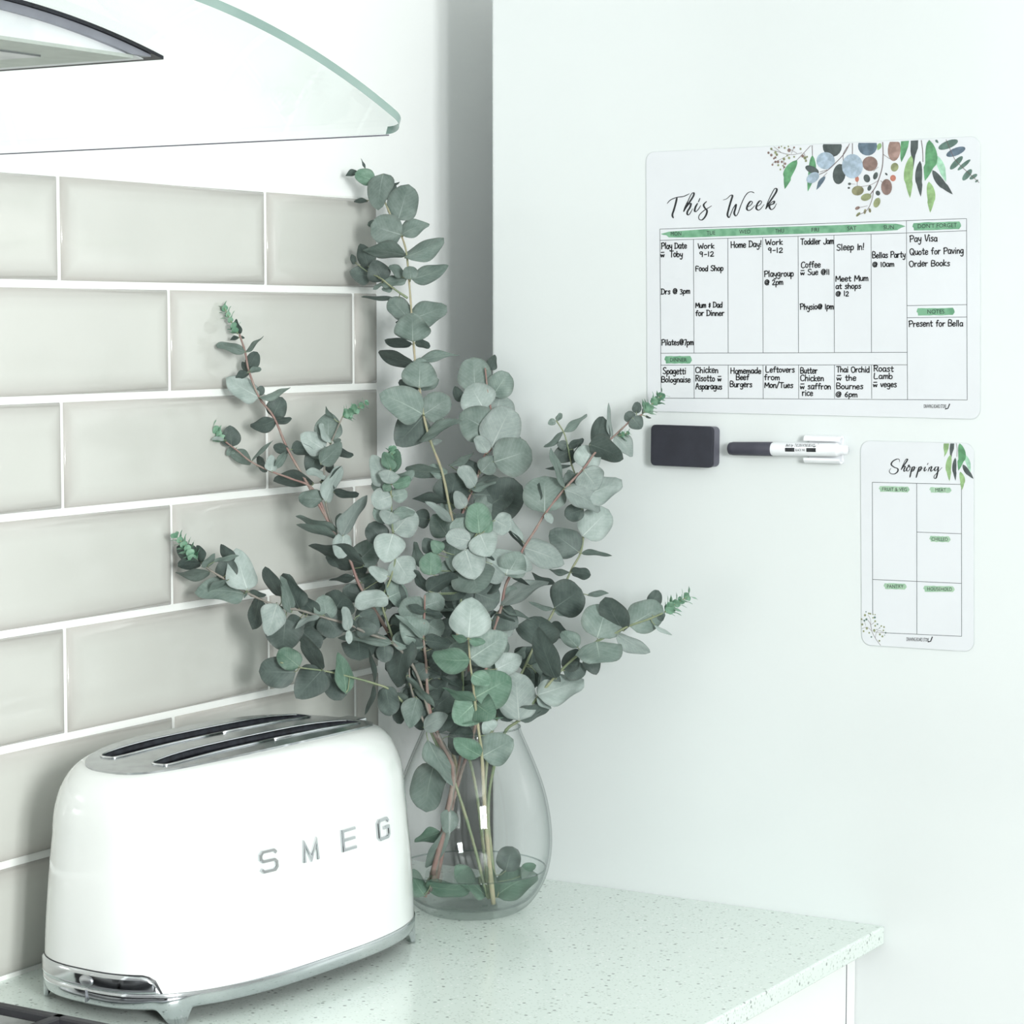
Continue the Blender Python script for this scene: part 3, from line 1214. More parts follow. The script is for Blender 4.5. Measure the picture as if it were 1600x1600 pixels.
g = Print(TH_B + 0.00018)
for s, a, b, y in (('MON', 1048, 1064.5, 368.4), ('TUE', 1104, 1117.5, 367.1), ('WED', 1155, 1172.5, 365.3), ('THU', 1211, 1225, 363.8),
                   ('FRI', 1268, 1279.5, 362.2), ('SAT', 1324, 1338, 359.9), ('SUN', 1380.5, 1396.5, 358.3)):
    font_text(g, s, a, b, y, 6.2, -.03)
font_text(g, "DON'T FORGET", 1434, 1495, 356.6, 6.4, -.03)
font_text(g, 'NOTES', 1449, 1475.5, 490.2, 6.4, -.01)
font_text(g, 'DINNER', 1047, 1073, 565.2, 6.0)
g.make('printed_headings', [M_print], week)
g = Print(TH_B + 0.00018)
for s, a, b, y in (('FRUIT & VEG', 1378.5, 1417, 766.8), ('MEAT', 1461.5, 1478, 768.2), ('CHILLED', 1455.5, 1481, 844.9),
                   ('PANTRY', 1386, 1411.5, 918.6), ('HOUSEHOLD', 1449, 1487.5, 922.6)):
    font_text(g, s, a, b, y, 5.4, .02)
g.make('printed_headings', [M_print], shop)
for par, x, y, sl in ((week, 1443.5, 637.5, .003), (shop, 1416.5, 1001.4, .03)):
    g = Print(TH_B + 0.00018)
    w = 35
    font_text(g, 'DRAWING BOARD STORE', x, x + w, y, 5.6, sl, bold=0.012)
    g.stroke([(x + w - 2, y + 1.6), (x + w + 2.6, y + .6), (x + w + 5.4, y - 6.6)], 1.7, caps=False)
    g.make('printed_signature', [M_print], par)


# --- brush-script titles traced stroke by stroke
def traced(P, strokes, ox, oy, sc, pen, w):
    for s in strokes:
        pts = [(ox + x / sc, oy + y / sc) for x, y in s]
        P.stroke(pts, w, smooth=7, pen=pen)


TW_ = [[(163, 350), (200, 310), (270, 280), (350, 268), (415, 238)], [(275, 280), (262, 340), (240, 420), (222, 480), (235, 515)],
       [(385, 375), (405, 310), (440, 240), (465, 228), (462, 262), (420, 330), (370, 400), (350, 442)],
       [(350, 442), (365, 390), (400, 318)],
       [(352, 442), (400, 368), (432, 348), (424, 390), (394, 440), (392, 470), (408, 478), (430, 450), (452, 408)],
       [(510, 345), (485, 390), (476, 430), (490, 441), (520, 412), (545, 370)], [(536, 290), (518, 332)],
       [(612, 325), (578, 362), (590, 398), (616, 432), (600, 490), (560, 535), (525, 525), (528, 482), (580, 430), (630, 400), (668, 375)],
       [(800, 308), (840, 295), (882, 258), (905, 262), (885, 330), (860, 420), (848, 480), (868, 508), (885, 470), (915, 400), (945, 358),
        (940, 400), (925, 460), (945, 490), (970, 455), (1000, 370), (1040, 280), (1080, 228), (1120, 216), (1152, 228)],
       [(1078, 388), (1112, 368), (1132, 335), (1110, 325), (1080, 365), (1068, 410), (1090, 428), (1120, 413), (1160, 370)],
       [(1182, 383), (1217, 363), (1237, 330), (1215, 320), (1185, 360), (1176, 405), (1200, 424), (1225, 410), (1265, 360)],
       [(1283, 412), (1300, 350), (1340, 260), (1383, 183), (1408, 185), (1400, 222), (1350, 300), (1305, 365), (1283, 412)],
       [(1290, 405), (1340, 345), (1378, 322), (1372, 350), (1328, 370), (1330, 402), (1352, 418), (1382, 395), (1405, 350)]]
g = Print(TH_B + 0.00018)
traced(g, TW_, 1020, 270, 7.273, (1.35, 3.0), 2.0)
g.make('printed_title', [M_print], week, 'brush script title reading This Week')
SH_ = [[(405, 282), (400, 250), (370, 242), (310, 275), (290, 320), (330, 355), (380, 378), (375, 420), (330, 450), (280, 442), (262, 410), (285, 372)],
       [(425, 388), (450, 330), (490, 252), (515, 245), (500, 280), (450, 350), (426, 392)], [(430, 388), (465, 345), (482, 348), (465, 392), (472, 414), (495, 395)],
       [(530, 350), (505, 372), (505, 405), (530, 405), (550, 370), (540, 325), (528, 345), (565, 358)],
       [(585, 350), (568, 405), (548, 498)], [(568, 410), (590, 358), (610, 350), (605, 390), (580, 412), (570, 398), (640, 358)],
       [(680, 350), (660, 410), (635, 502)], [(658, 412), (685, 358), (705, 350), (700, 390), (672, 414), (662, 400), (735, 365)],
       [(765, 350), (748, 390), (756, 410), (785, 380)], [(802, 298), (790, 322)],
       [(818, 355), (800, 412)], [(802, 405), (835, 352), (852, 352), (838, 395), (848, 412), (885, 378)],
       [(935, 352), (905, 355), (890, 393), (905, 405), (930, 380), (942, 350), (935, 420), (915, 500), (890, 512), (885, 480), (930, 430), (995, 360)]]
g = Print(TH_B + 0.00018)
traced(g, SH_, 1360, 690, 8.889, (1.1, 2.3), 1.6)
g.make('printed_title', [M_print], shop, 'brush script title reading Shopping')

# --- handwriting: a stroke alphabet, unit = one tenth of a capital's height
GL = {
    'A': (8, '0,0 4,10 8,0|1.5,4 6.5,4'), 'B': (7.5, '0,0 0,10 5,10 6.5,8 5,5.6 0,5.4|3,5.4 7,3.5 6,.6 0,0'), 'C': (8, '7.5,8.5 5,10 1,8.5 0,5 1,1.2 4.5,0 7.5,1.5'),
    'D': (8, '.5,0 .5,10|-.5,10 5,9.5 7.8,5.5 6,1 -.5,0'), 'F': (7, '7,9.6 .5,10 .5,0|.5,5.4 5.5,5.4'), 'H': (8, '0,0 0,10|7,10 7,0|0,5 7,5'),
    'I': (2, '1,0 1,10'), 'J': (6, '6,10 6,3 4,0 1,0 0,2'), 'L': (7, '0,10 0,0 6,0'), 'M': (9.5, '0,0 .8,10 4.5,3 8.5,10 9.2,0'),
    'O': (8.5, '4,10 .5,8.5 0,4 2.5,0 6.5,.5 8.2,5 6.5,9 3.5,10'), 'P': (7.5, '.5,0 .5,10|-.5,9 4,10.3 7.2,8.5 6.5,5.5 .5,4.5'),
    'Q': (9, '4,10 .5,8.5 0,4 2.5,0 6.5,.5 8.2,5 6.5,9 3.5,10|5,3 8.8,-1'), 'R': (7.5, '.5,0 .5,10|-.5,9.6 5,10 6.8,8 5,5.4 .5,5|3,5 7.2,0'),
    'S': (7.5, '7,9 4.5,10 1,8.8 1.2,6.4 5.8,4 6.6,1.6 4,0 .2,1'), 'T': (7.5, '0,10 8,10|4,10 4,0'), 'V': (7.5, '0,10 3.6,0 7.4,10'), 'W': (10, '0,10 2.2,0 5,7 7.6,0 10,10'),
    'Y': (7, '0,10 3.5,5|7,10 2.5,-1'),
    'a': (6.4, '5.4,5.6 2,6.4 .2,3.4 1.2,.4 3.8,.6 5.4,3 5.6,6|5.5,4 6,0'), 'b': (6.2, '.4,10 .4,.4|.4,3.6 3,6 5.6,4.4 5,.8 2.2,0 .4,1.2'),
    'c': (5.4, '5.2,5.4 2.6,6.3 .3,4 .8,.8 3,0 5.2,1'), 'd': (6.4, '5.4,5 2.4,6 .2,3.6 1,.4 3.6,.4 5.4,3|5.6,10 5.6,0'),
    'e': (5.8, '.6,3.2 5.2,3.8 4.4,6 2,6.3 .2,3.6 1,.6 3,0 5.4,1.2'), 'f': (5, '5,9.2 3.4,10 2.2,8 2,0|0,5.8 4.4,6'),
    'g': (6.4, '5.4,5.4 2.4,6.2 .3,4 1,1 3.6,1.2 5.4,3.4|5.5,6 5.4,-2 3,-4 .4,-3'), 'h': (6.2, '.5,10 .4,0|.4,3.4 3,6 5.2,4.6 5.4,0'),
    'i': (2.2, '1,6 1,0|1,8.6 1.1,9'), 'j': (3, '2,6 2,-3 0,-4|2,8.6 2.1,9'), 'k': (5.8, '.5,10 .5,0|5,6.2 .8,2.8 5.4,0'), 'l': (2.4, '1,10 1,0'),
    'm': (8.6, '.4,6 .5,0|.5,3.6 2.4,6 4,5 4.2,0|4.2,3.6 6.2,6 7.8,4.8 8,0'), 'n': (6, '.4,6 .5,0|.5,3.6 2.8,6 5,4.8 5.3,0'),
    'o': (6, '2.8,6.2 .4,4.6 .8,.8 3.4,0 5.4,2 5,5.2 2.6,6.2'), 'p': (6.2, '.5,6 .3,-4|.5,4 3,6.2 5.6,4.6 5,1 2.4,.2 .5,1.6'),
    'q': (6.2, '5.4,5.4 2.4,6.2 .3,4 1,1 3.6,1.2 5.4,3.4|5.5,6 5.4,-4'), 'r': (5, '.5,6 .6,0|.6,3.4 2.2,5.6 4.6,5.8'),
    's': (5.2, '4.8,5.6 2.4,6.3 .8,4.8 3.8,2.8 4.4,1 2.4,0 .2,.6'), 't': (5, '2.2,9 2.2,1 3.6,0 4.6,.6|0,6 4.8,6.2'),
    'u': (6, '.4,6 .6,1.2 2.6,0 5,2|5.2,6 5.4,0'), 'v': (5.6, '.2,6 2.6,0 5.4,6'), 'w': (8, '.2,6 1.8,0 4,5 6,0 7.8,6'),
    'y': (6, '.4,6 1,2.6 3,1.6 5,3.2|5.4,6 4.8,-2 2.6,-4 .4,-3'), 'z': (5.4, '.4,6 5,6 .4,0 5.2,0'),
    '0': (6.4, '3,9 .6,7 .6,2 3,0 5.6,2 5.6,7 3,9'), '1': (2.6, '1,9 1.2,0'), '2': (6.2, '.4,7 2.6,9 5,7.4 4,4 .2,0 5.8,.2'),
    '3': (6, '.4,8.4 3,9.2 5,7.4 2.4,5 5.4,3 4.4,.4 .2,0'), '6': (6, '4.8,9 1.4,5.6 .6,2 3,0 5.2,2 4,4.6 1,3.6'),
    '7': (5.6, '.2,8.8 5.4,9 2.4,0'), '9': (6, '5,8 2.4,9.2 .6,7 2,4.8 4.8,6 5,8.4 4.6,0'),
    '@': (10, '7,6.6 4.4,7 3,4.6 4,2.4 6,2.8 7,5|7,7 7.2,2.6 9.4,4.6 8.6,8.2 4.6,9.6 .8,7 .6,2.6 4,0 8.4,1'),
    '!': (2.4, '1.4,10 1,3|.9,.2 1,.6'), '&': (5.4, '2.6,8.6 2.4,-.4|4.6,6.6 2.6,6.8 1,5.6 3.6,4 4.2,2.4 2.6,1.2 .6,2'), '-': (5, '.6,3.6 4.2,3.8'), '/': (4.6, '0,-1 4.4,10.4'),
    '~': (8.6, '.2,4.6 1.6,0 4,4.2 6.2,0 8,4.6|1,8.4 7.6,8.6'),   # the writer's sign for "with"
    ' ': (4.2, ''),
}
GL["x"] = (5.4, '.4,6 5,0|5,6 .4,0')


def handwrite(P, s, x0, x1, yb, cap, w, rnd):
    slope = -0.033 + (yb - 350) * 0.000151
    adv = 0
    for ch in s:
        adv += GL[ch][0] + 1.5
    adv -= 1.5
    kx = (x1 - x0) / adv
    ky = cap / 10.0
    x = 0
    for ch in s:
        a, d = GL[ch]
        jy, js, jr = rnd.uniform(-.35, .35), rnd.uniform(.94, 1.07), rnd.uniform(-.03, .06)
        for st_ in d.split('|'):
            if not st_:
                continue
            pts = []
            for t in st_.split():
                u, v = map(float, t.split(','))
                gx = x0 + (x + u + v * jr) * kx
                pts.append((gx, yb - (v * js + jy) * ky + slope * (gx - x0)))
            P.stroke(pts, w, smooth=4)
        x += a + 1.5


HW = [('Play Date', 1033.5, 1073, 389, 9), ('~  Toby', 1032.5, 1066.5, 402, 9), ('Drs @ 3pm', 1033.5, 1078, 459.5, 8), ('Pilates@7pm', 1034, 1083.5, 539.2, 8.6),
      ('Work', 1091, 1116, 388.6, 7.6), ('9-12', 1093, 1115.5, 401, 8), ('Food Shop', 1087, 1130, 423.8, 8), ('Mum & Dad', 1087, 1128.5, 480.8, 8), ('for Dinner', 1087, 1131.5, 493.5, 8.4),
      ('Home Day!', 1142.5, 1189.5, 387, 9), ('Work', 1196.5, 1223, 382.6, 8), ('9-12', 1200, 1223, 395, 8), ('Playgroup', 1194.5, 1240, 432.4, 9), ('@ 2pm', 1195, 1223.5, 445.3, 8.4),
      ('Toddler Jam', 1251, 1302.5, 382.4, 9), ('Coffee', 1252, 1282, 418.4, 9), ('~ Sue @11', 1251, 1296, 429.8, 8.6), ('Physio@ 1pm', 1250.5, 1302.5, 483.5, 8.6),
      ('Sleep In!', 1307.5, 1350, 391.2, 9.6), ('Meet Mum', 1306, 1356.5, 439.6, 8.4), ('at shops', 1306, 1345, 451.4, 8.2), ('@ 12', 1306, 1326, 462.6, 8.2),
      ('Bellas Party', 1363.5, 1414.5, 403.2, 9), ('@ 10am', 1363.5, 1397, 417, 8.2), ('Pay Visa', 1422, 1464.5, 378, 10), ('Quote for Paving', 1422, 1505.5, 398.2, 9.6),
      ('Order Books', 1421, 1484, 416.6, 9), ('Present for Bella', 1420.5, 1504.5, 510.3, 9.2),
      ('Spagetti', 1036, 1071.5, 584.4, 9.4), ('Bolognaise', 1034, 1078.5, 597.2, 8.6), ('Chicken', 1087, 1122, 582.4, 9), ('Risotto ~', 1087, 1127, 595.4, 9), ('Asparagus', 1087, 1128, 608, 9),
      ('Homemade', 1142, 1189, 583.4, 8.6), ('Beef', 1150.5, 1170, 593.6, 8.4), ('Burgers', 1141, 1175, 604.6, 8.8), ('Leftovers', 1197, 1241.5, 581.6, 8.6), ('from', 1194.5, 1218, 593.6, 8.4),
      ('Mon/Tues', 1195, 1239, 605.6, 8.4), ('Butter', 1251, 1277, 583.2, 8.8), ('Chicken', 1251, 1287, 595, 9), ('~ saffron', 1250.5, 1298, 607.8, 9), ('rice', 1253.5, 1270, 618, 9),
      ('Thai Orchid', 1307, 1358.5, 581.6, 8.8), ('~ the', 1307.5, 1337.5, 594.4, 8.6), ('Bournes', 1307.5, 1348.5, 607.6, 8.6), ('@ 6pm', 1306, 1339.5, 620.2, 8.4),
      ('Roast', 1365.5, 1396, 580.4, 9), ('Lamb', 1366, 1394.5, 591.6, 8.8), ('~ veges', 1364.5, 1401, 604.6, 8.8)]
rh = random.Random(5)
g = Print(TH_B + 0.00024)
for s, a, b, y, c in HW:
    handwrite(g, s, a, b, y, c, 1.62, rh)
g.make('handwriting', [M_ink], week, 'black marker handwriting filling the planner')

# --- printed foliage
WC = {}
for n_, c in dict(g1=(84, 134, 96), g2=(128, 158, 110), dk=(66, 74, 74), mint=(146, 186, 162), b1=(146, 162, 176), sl=(86, 102, 116), tl=(84, 108, 100),
                  br=(118, 98, 92), b2=(142, 118, 110), ol=(118, 116, 88), rd=(168, 108, 92), st=(92, 74, 74), og=(126, 132, 98)).items():
    c2 = tuple(min(255, int(v * 1.16 + 8)) for v in c)
    WC[n_] = mat('watercolour_' + n_, srgb(*c), 0.6, noise=(170, srgb(*c2), 0.38, 0.66))
KEYS = list(WC)
ML = [WC[k] for k in KEYS]
ix = KEYS.index
g = Print(TH_B + 0.00007, 2.5e-6)
Q = lambda x, y: (1180 + x / 4.444, 200 + y / 4.444)
sprig = Print(TH_B + 0.00032)
top = Print(TH_B + 0.00036, 2.5e-6)


def disc(P, x, y, w, h, a, c, clip=None):
    cx, cy = Q(x, y)
    pts = []
    for k in range(18):
        t = 2 * pi * k / 18
        X, Y = w / 2 * cos(t), h / 2 * sin(t)
        px = cx + X * cos(radians(a)) - Y * sin(radians(a))
        py = cy + X * sin(radians(a)) + Y * cos(radians(a))
        if clip:
            py = max(py, clip)
        pts.append((px, py))
    P.poly(pts, ix(c))


g.leaf(Q(290, 222), Q(205, 425), 15, ix('g1'), .10)
g.leaf(Q(397, 188), Q(365, 442), 12, ix('g1'), -.05)
disc(g, 535, 125, 30, 34, 0, 'dk', 225.2)
disc(g, 489, 227, 29, 27, 0, 'b1')
disc(g, 395, 290, 23, 11, 25, 'dk'); disc(top, 400, 345, 22, 15, -35, 'b1')
g.leaf(Q(487, 335), Q(425, 430), 7, ix('sl'), .05)
disc(g, 583, 320, 20, 32, 8, 'dk'); disc(top, 675, 265, 33, 38, 0, 'b1')
disc(g, 780, 125, 30, 30, 0, 'sl', 223.2)
g.leaf(Q(870, 105), Q(850, 155), 7, ix('g2'), 0)
disc(g, 797, 248, 24, 23, 0, 'br')
disc(g, 965, 150, 20, 36, 4, 'b2', 221.6)
disc(g, 968, 272, 12, 14, 20, 'og'); disc(g, 957, 348, 9, 10, 0, 'rd'); disc(g, 775, 350, 10, 13, -20, 'dk'); disc(g, 835, 332, 7, 12, 20, 'dk')
disc(top, 912, 410, 17, 25, 0, 'br'); disc(top, 712, 435, 19, 15, -10, 'ol'); disc(top, 770, 480, 17, 11, -18, 'og'); disc(top, 845, 518, 10, 16, 22, 'og')
disc(g, 793, 417, 6, 9, 20, 'dk'); disc(g, 852, 452, 7, 8, -30, 'dk'); disc(g, 655, 388, 5, 4, 0, 'dk'); disc(g, 650, 416, 4, 3, 0, 'dk')
disc(g, 707, 355, 6, 9, 0, 'rd'); disc(g, 710, 556, 8, 5, -25, 'br'); disc(g, 715, 600, 9, 4, -45, 'og'); disc(g, 762, 580, 4, 8, 10, 'ol'); disc(g, 796, 572, 4, 7, -10, 'ol')
disc(g, 910, 320, 5, 3, 45, 'dk')
g.poly([Q(1012, 92), Q(1068, 88), Q(1062, 130), Q(1040, 190), Q(1015, 238), Q(1008, 210), Q(1008, 150)], ix('g1'))
g.poly([Q(1080, 88), Q(1132, 85), Q(1130, 140), Q(1112, 190), Q(1097, 288), Q(1088, 230), Q(1078, 160)], ix('dk'))
g.leaf(Q(1085, 190), Q(1075, 488), 14, ix('g2'), .06)
g.leaf(Q(1145, 228), Q(1150, 478), 11, ix('dk'), .05)
g.leaf(Q(1250, 185), Q(1325, 375), 11, ix('mint'), -.04)
g.leaf(Q(1230, 292), Q(1372, 462), 12, ix('dk'), .05)
g.leaf(Q(1205, 372), Q(1215, 588), 13, ix('g2'), -.06)
top.leaf(Q(1208, 82), Q(1178, 368), 19, ix('g1'), -.10)
for x, y, w, h, a in ((1340, 115, 33, 12, -22), (1393, 165, 32, 12, -22), (1397, 242, 28, 9, -46), (1450, 256, 26, 6, -40), (1472, 325, 22, 9, -50),
                      (1515, 338, 14, 6, -32), (1538, 368, 6, 3, -40)):
    disc(g, x, y, w, h, a, 'sl' if x == 1393 else 'tl')
g.leaf(Q(1252, 82), Q(1272, 105), 4, ix('tl'))
for s, w in (([(1325, 80), (1350, 140), (1385, 215), (1430, 265), (1490, 320), (1555, 380)], .8), ([(885, 98), (888, 180), (882, 270), (860, 350), (835, 410), (800, 460)], 1.2),
             ([(820, 430), (815, 480), (795, 540), (765, 580), (705, 608)], .8), ([(860, 360), (800, 395), (715, 405), (710, 370)], .6), ([(655, 108), (620, 175), (560, 240), (500, 295), (445, 322)], 1.0),
             ([(640, 130), (612, 180), (612, 240)], .8), ([(450, 305), (500, 290)], .8), ([(675, 105), (675, 185)], 1.0), ([(395, 120), (397, 190)], .9), ([(1153, 85), (1163, 160), (1165, 235)], 1.0),
             ([(385, 122), (340, 170), (290, 222)], .7), ([(325, 172), (240, 185), (110, 150)], .55), ([(240, 185), (180, 215), (120, 245)], .5), ([(200, 212), (195, 290)], .5),
             ([(180, 170), (130, 130)], .5), ([(250, 180), (270, 130)], .5), ([(290, 176), (230, 140)], .5), ([(340, 175), (355, 225)], .6), ([(885, 180), (935, 215)], .7), ([(870, 365), (905, 400)], .7),
             ([(855, 270), (820, 300)], .5), ([(780, 540), (715, 555)], .5), ([(650, 388), (695, 390)], .4), ([(500, 310), (470, 340)], .6)):
    sprig.stroke([Q(*p) for p in s], w, ix('st'), smooth=4, caps=False)
for x, y, r in ((92, 172, 2), (112, 145, 2), (112, 188, 2.3), (140, 170, 2.2), (150, 185, 2.2), (140, 205, 2), (140, 235, 2), (158, 235, 2.4), (120, 255, 1.8), (160, 258, 1.8), (185, 235, 2),
                (175, 288, 1.6), (202, 272, 1.8), (208, 248, 2), (200, 215, 2.2), (235, 208, 2.2), (270, 135, 1.6), (235, 155, 3), (205, 138, 1.8), (315, 145, 1.8), (165, 135, 1.6), (270, 200, 1.6),
                (330, 195, 2.4), (345, 208, 2.6), (360, 200, 1.6), (352, 228, 2), (230, 128, 1.4), (182, 128, 1.2), (130, 212, 1.6), (192, 262, 1.4), (222, 190, 1.4)):
    sprig.dot(Q(x, y), r * .9, r, 0, ix('og' if (x + y) % 3 else 'br'), 9)
g.make('printed_leaves', ML, week, 'watercolour leaves hanging from the top right corner')
sprig.make('printed_twigs', ML, week)
top.make('printed_front_leaves', ML, week)

g = Print(TH_B + 0.00014, 2e-6)
top = Print(TH_B + 0.00026, 2e-6)
Q = lambda x, y: (1360 + x / 8.889, 690 + y / 8.889)
g.poly([Q(1018, 25), Q(1095, 25), Q(1085, 95), Q(1060, 160), Q(1025, 215), Q(1028, 160), Q(1014, 90)], ix('g2'))
g.poly([Q(1108, 25), Q(1165, 26), Q(1160, 100), Q(1135, 170), Q(1120, 262), Q(1105, 190), Q(1100, 100)], ix('dk'))
g.leaf(Q(1112, 180), Q(1098, 550), 9, ix('g2'), .06)
g.leaf(Q(1180, 222), Q(1182, 545), 6.6, ix('dk'), .05)
g.leaf(Q(1308, 178), Q(1390, 425), 7, ix('mint'), -.04)
g.leaf(Q(1282, 318), Q(1432, 518), 7.6, ix('dk'), .04)
g.leaf(Q(1248, 418), Q(1272, 672), 8, ix('g2'), -.08)
top.leaf(Q(1240, 22), Q(1222, 405), 12, ix('g1'), -.11)
g.stroke([Q(1192, 22), Q(1205, 100), Q(1200, 210)], .7, ix('st'), caps=False)
Q = lambda x, y: (1330 + x / 8, 930 + y / 8)
for s, w in (([(368, 628), (310, 550), (262, 460), (240, 360), (205, 310)], .6), ([(300, 535), (310, 480), (340, 440), (400, 460)], .45), ([(262, 455), (200, 400), (130, 420)], .4),
             ([(245, 390), (240, 300), (210, 250)], .4), ([(250, 370), (300, 330)], .4), ([(280, 460), (430, 470)], .5), ([(330, 430), (370, 390)], .35), ([(180, 380), (165, 330), (130, 300)], .35)):
    g.stroke([Q(*p) for p in s], w, ix('st'), smooth=3, caps=False)
for x, y, r in ((185, 208, 1.2), (172, 250, 2.2), (220, 228, 1.6), (240, 232, 1.6), (272, 240, 1.2), (298, 244, 1.2), (130, 300, 1.6), (190, 302, 2), (165, 318, 1.8), (295, 278, 2), (272, 282, 1.5),
                (300, 325, 1.8), (328, 362, 1.5), (300, 382, 1.7), (138, 365, 2), (376, 385, 1.5), (410, 398, 1.6), (195, 415, 2.2), (155, 450, 1.8), (288, 440, 2.4), (225, 470, 1.6), (252, 522, 1.5),
                (358, 490, 1.9), (390, 515, 1.8), (402, 440, 1.5), (430, 470, 1.5), (352, 570, 1.7), (355, 410, .9), (320, 430, .9), (418, 500, .8)):
    g.dot(Q(x, y), r * .85, r * .9, 0, ix('og' if int(x + y) % 3 else 'tl'), 8)
g.make('printed_leaves', ML, shop, 'watercolour leaves and a berry sprig')
top.make('printed_front_leaves', ML, shop)

# ------------------------------------------------------------------ eraser and pen
er = tag(empty('whiteboard_eraser', (0.373, YP, 1.356)), 'black rectangular whiteboard eraser stuck on the fridge', 'eraser')
ED = 0.0150
pl = on_plane(1016.5, 695, 1, YP - ED)
prr = on_plane(1121.5, 700, 1, YP - 0.004)
pt = on_plane(1060, 665, 1, YP - ED)
pb = on_plane(1060, 729, 1, YP - ED)


def round_slab(name, x0, x1, z0, z1, y0, y1, r, bev, m, rot=0):
    cx, cz = (x0 + x1) / 2, (z0 + z1) / 2
    base = []
    for (sx, sz, a0) in ((1, 1, 0), (-1, 1, 90), (-1, -1, 180), (1, -1, 270)):
        for k in range(7):
            a = radians(a0 + 90 * k / 6)
            base.append(((x1 - x0) / 2 * sx - r * sx + r * cos(a), (z1 - z0) / 2 * sz - r * sz + r * sin(a)))
    vs, fs = [], []
    for (y, s) in ((y1, 0), (y0 + bev, 0), (y0 + bev * .3, bev * .3), (y0, bev)):
        for (x, z) in base:
            l = sqrt(x * x + z * z)
            x2, z2 = x * (1 - s / l), z * (1 - s / l)
            vs.append((cx + x2 * cos(rot) - z2 * sin(rot), y, cz + x2 * sin(rot) + z2 * cos(rot)))
    n = len(base)
    for j in range(3):
        for k in range(n):
            fs.append((j * n + k, j * n + (k + 1) % n, (j + 1) * n + (k + 1) % n, (j + 1) * n + k))
    fs.append(tuple(3 * n + k for k in range(n)))
    fs.append(tuple(reversed(range(n))))
    return mesh(name, vs, fs, m)


adopt(er, round_slab('case', pl.x + .0006, prr.x, pb.z + .0004, pt.z - .0004, YP - ED + .004, YP - .0001, .0048, .0006, M_case, -.008))
adopt(er, round_slab('felt_pad', pl.x, prr.x - .0006, pb.z, pt.z, YP - ED, YP - ED + .0042, .0046, .0008, M_foam, -.008))

PR = 0.0066
pen = tag(empty('whiteboard_marker', (0.48, YP - 0.011, 1.357)), 'white whiteboard marker with charcoal cap held in a clip on the fridge', 'marker')
PY = YP - 0.0105
A = on_plane(1138.5, 700.8, 1, PY)
B = on_plane(1325, 703, 1, PY)
ax = (B - A).normalized()
LN = (B - A).length


def pen_part(name, prof, m, n=32):
    """profile of (distance along pen, radius)"""
    u = Vector((0, -1, 0)) - ax * ax.dot(Vector((0, -1, 0)))
    u.normalize()
    v = ax.cross(u)
    vs, fs = [], []
    for (s, r) in prof:
        for k in range(n):
            a = 2 * pi * k / n
            vs.append(A + ax * s + (u * cos(a) + v * sin(a)) * max(r, 1e-5))
    for i in range(len(prof) - 1):
        for k in range(n):
            a, b = i * n + k, i * n + (k + 1) % n
            fs.append((a, b, b + n, a + n))
    o = mesh(name, vs, fs, m, None, True)
    adopt(pen, o)
    return o


cl = LN * (1208 - 1138.5) / (1325 - 1138.5)
pen_part('cap', [(0, 0), (0.0002, PR * .62), (.0009, PR * .8), (.0018, PR * .92), (.0042, PR * .96), (.0046, PR * .99), (.0052, PR * 1.0), (cl - .0004, PR * 1.05), (cl, PR * 1.0), (cl + .0002, PR * .9)], M_cap)
pen_part('barrel', [(cl - .001, PR * .9), (cl + .0012, PR * .97), (cl + .003, PR), (LN - .0115, PR), (LN - .0095, PR * .93), (LN - .009, PR * .75), (LN - .004, PR * .72), (LN - .0004, PR * .62), (LN, 0)], M_pen)
u = (Vector((0, -1, 0)) - ax * ax.dot(Vector((0, -1, 0)))).normalized()
v = ax.cross(u)
if v.z < 0:
    v = -v


def pen_pt(px, frac):
    """point on the barrel's front at pixel column px; frac -1..1 across its height"""
    s = LN * (px - 1138.5) / (1325 - 1138.5)
    a = frac * 1.2
    return A + ax * s + (u * cos(a) + v * sin(a)) * (PR + 0.00012)


class PenPrint(Print):
    def p(self, q):
        self.vs.append(pen_pt(q[0], (701.6 - q[1]) / 9.0))
        return len(self.vs) - 1


g = PenPrint(0)
for k, (a, b) in enumerate(((1232.3, 1247), (1265.4, 1280))):
    for i in range(4):
        y0 = 699.7 + i * 1.05
        g.poly([(a, y0), (b, y0), (b, y0 + 1.05), (a, y0 + 1.05)])
font_text(g, 'Built by', 1232.8, 1244.5, 698.2, 3.2, shear=.2, bold=.04)
font_text(g, 'THE DRAWING BOARD', 1246.5, 1277.5, 698.2, 3.6, shear=.3, bold=.04)
font_text(g, 'BLACK INK', 1248.6, 1263.8, 703.2, 2.6, bold=.02)
g.stroke([(1276.5, 698.6), (1279, 697.6), (1282.6, 693.9)], .9, caps=False)
o = g.make('printed_lettering', [M_print], pen, 'small dark lettering along the white barrel')
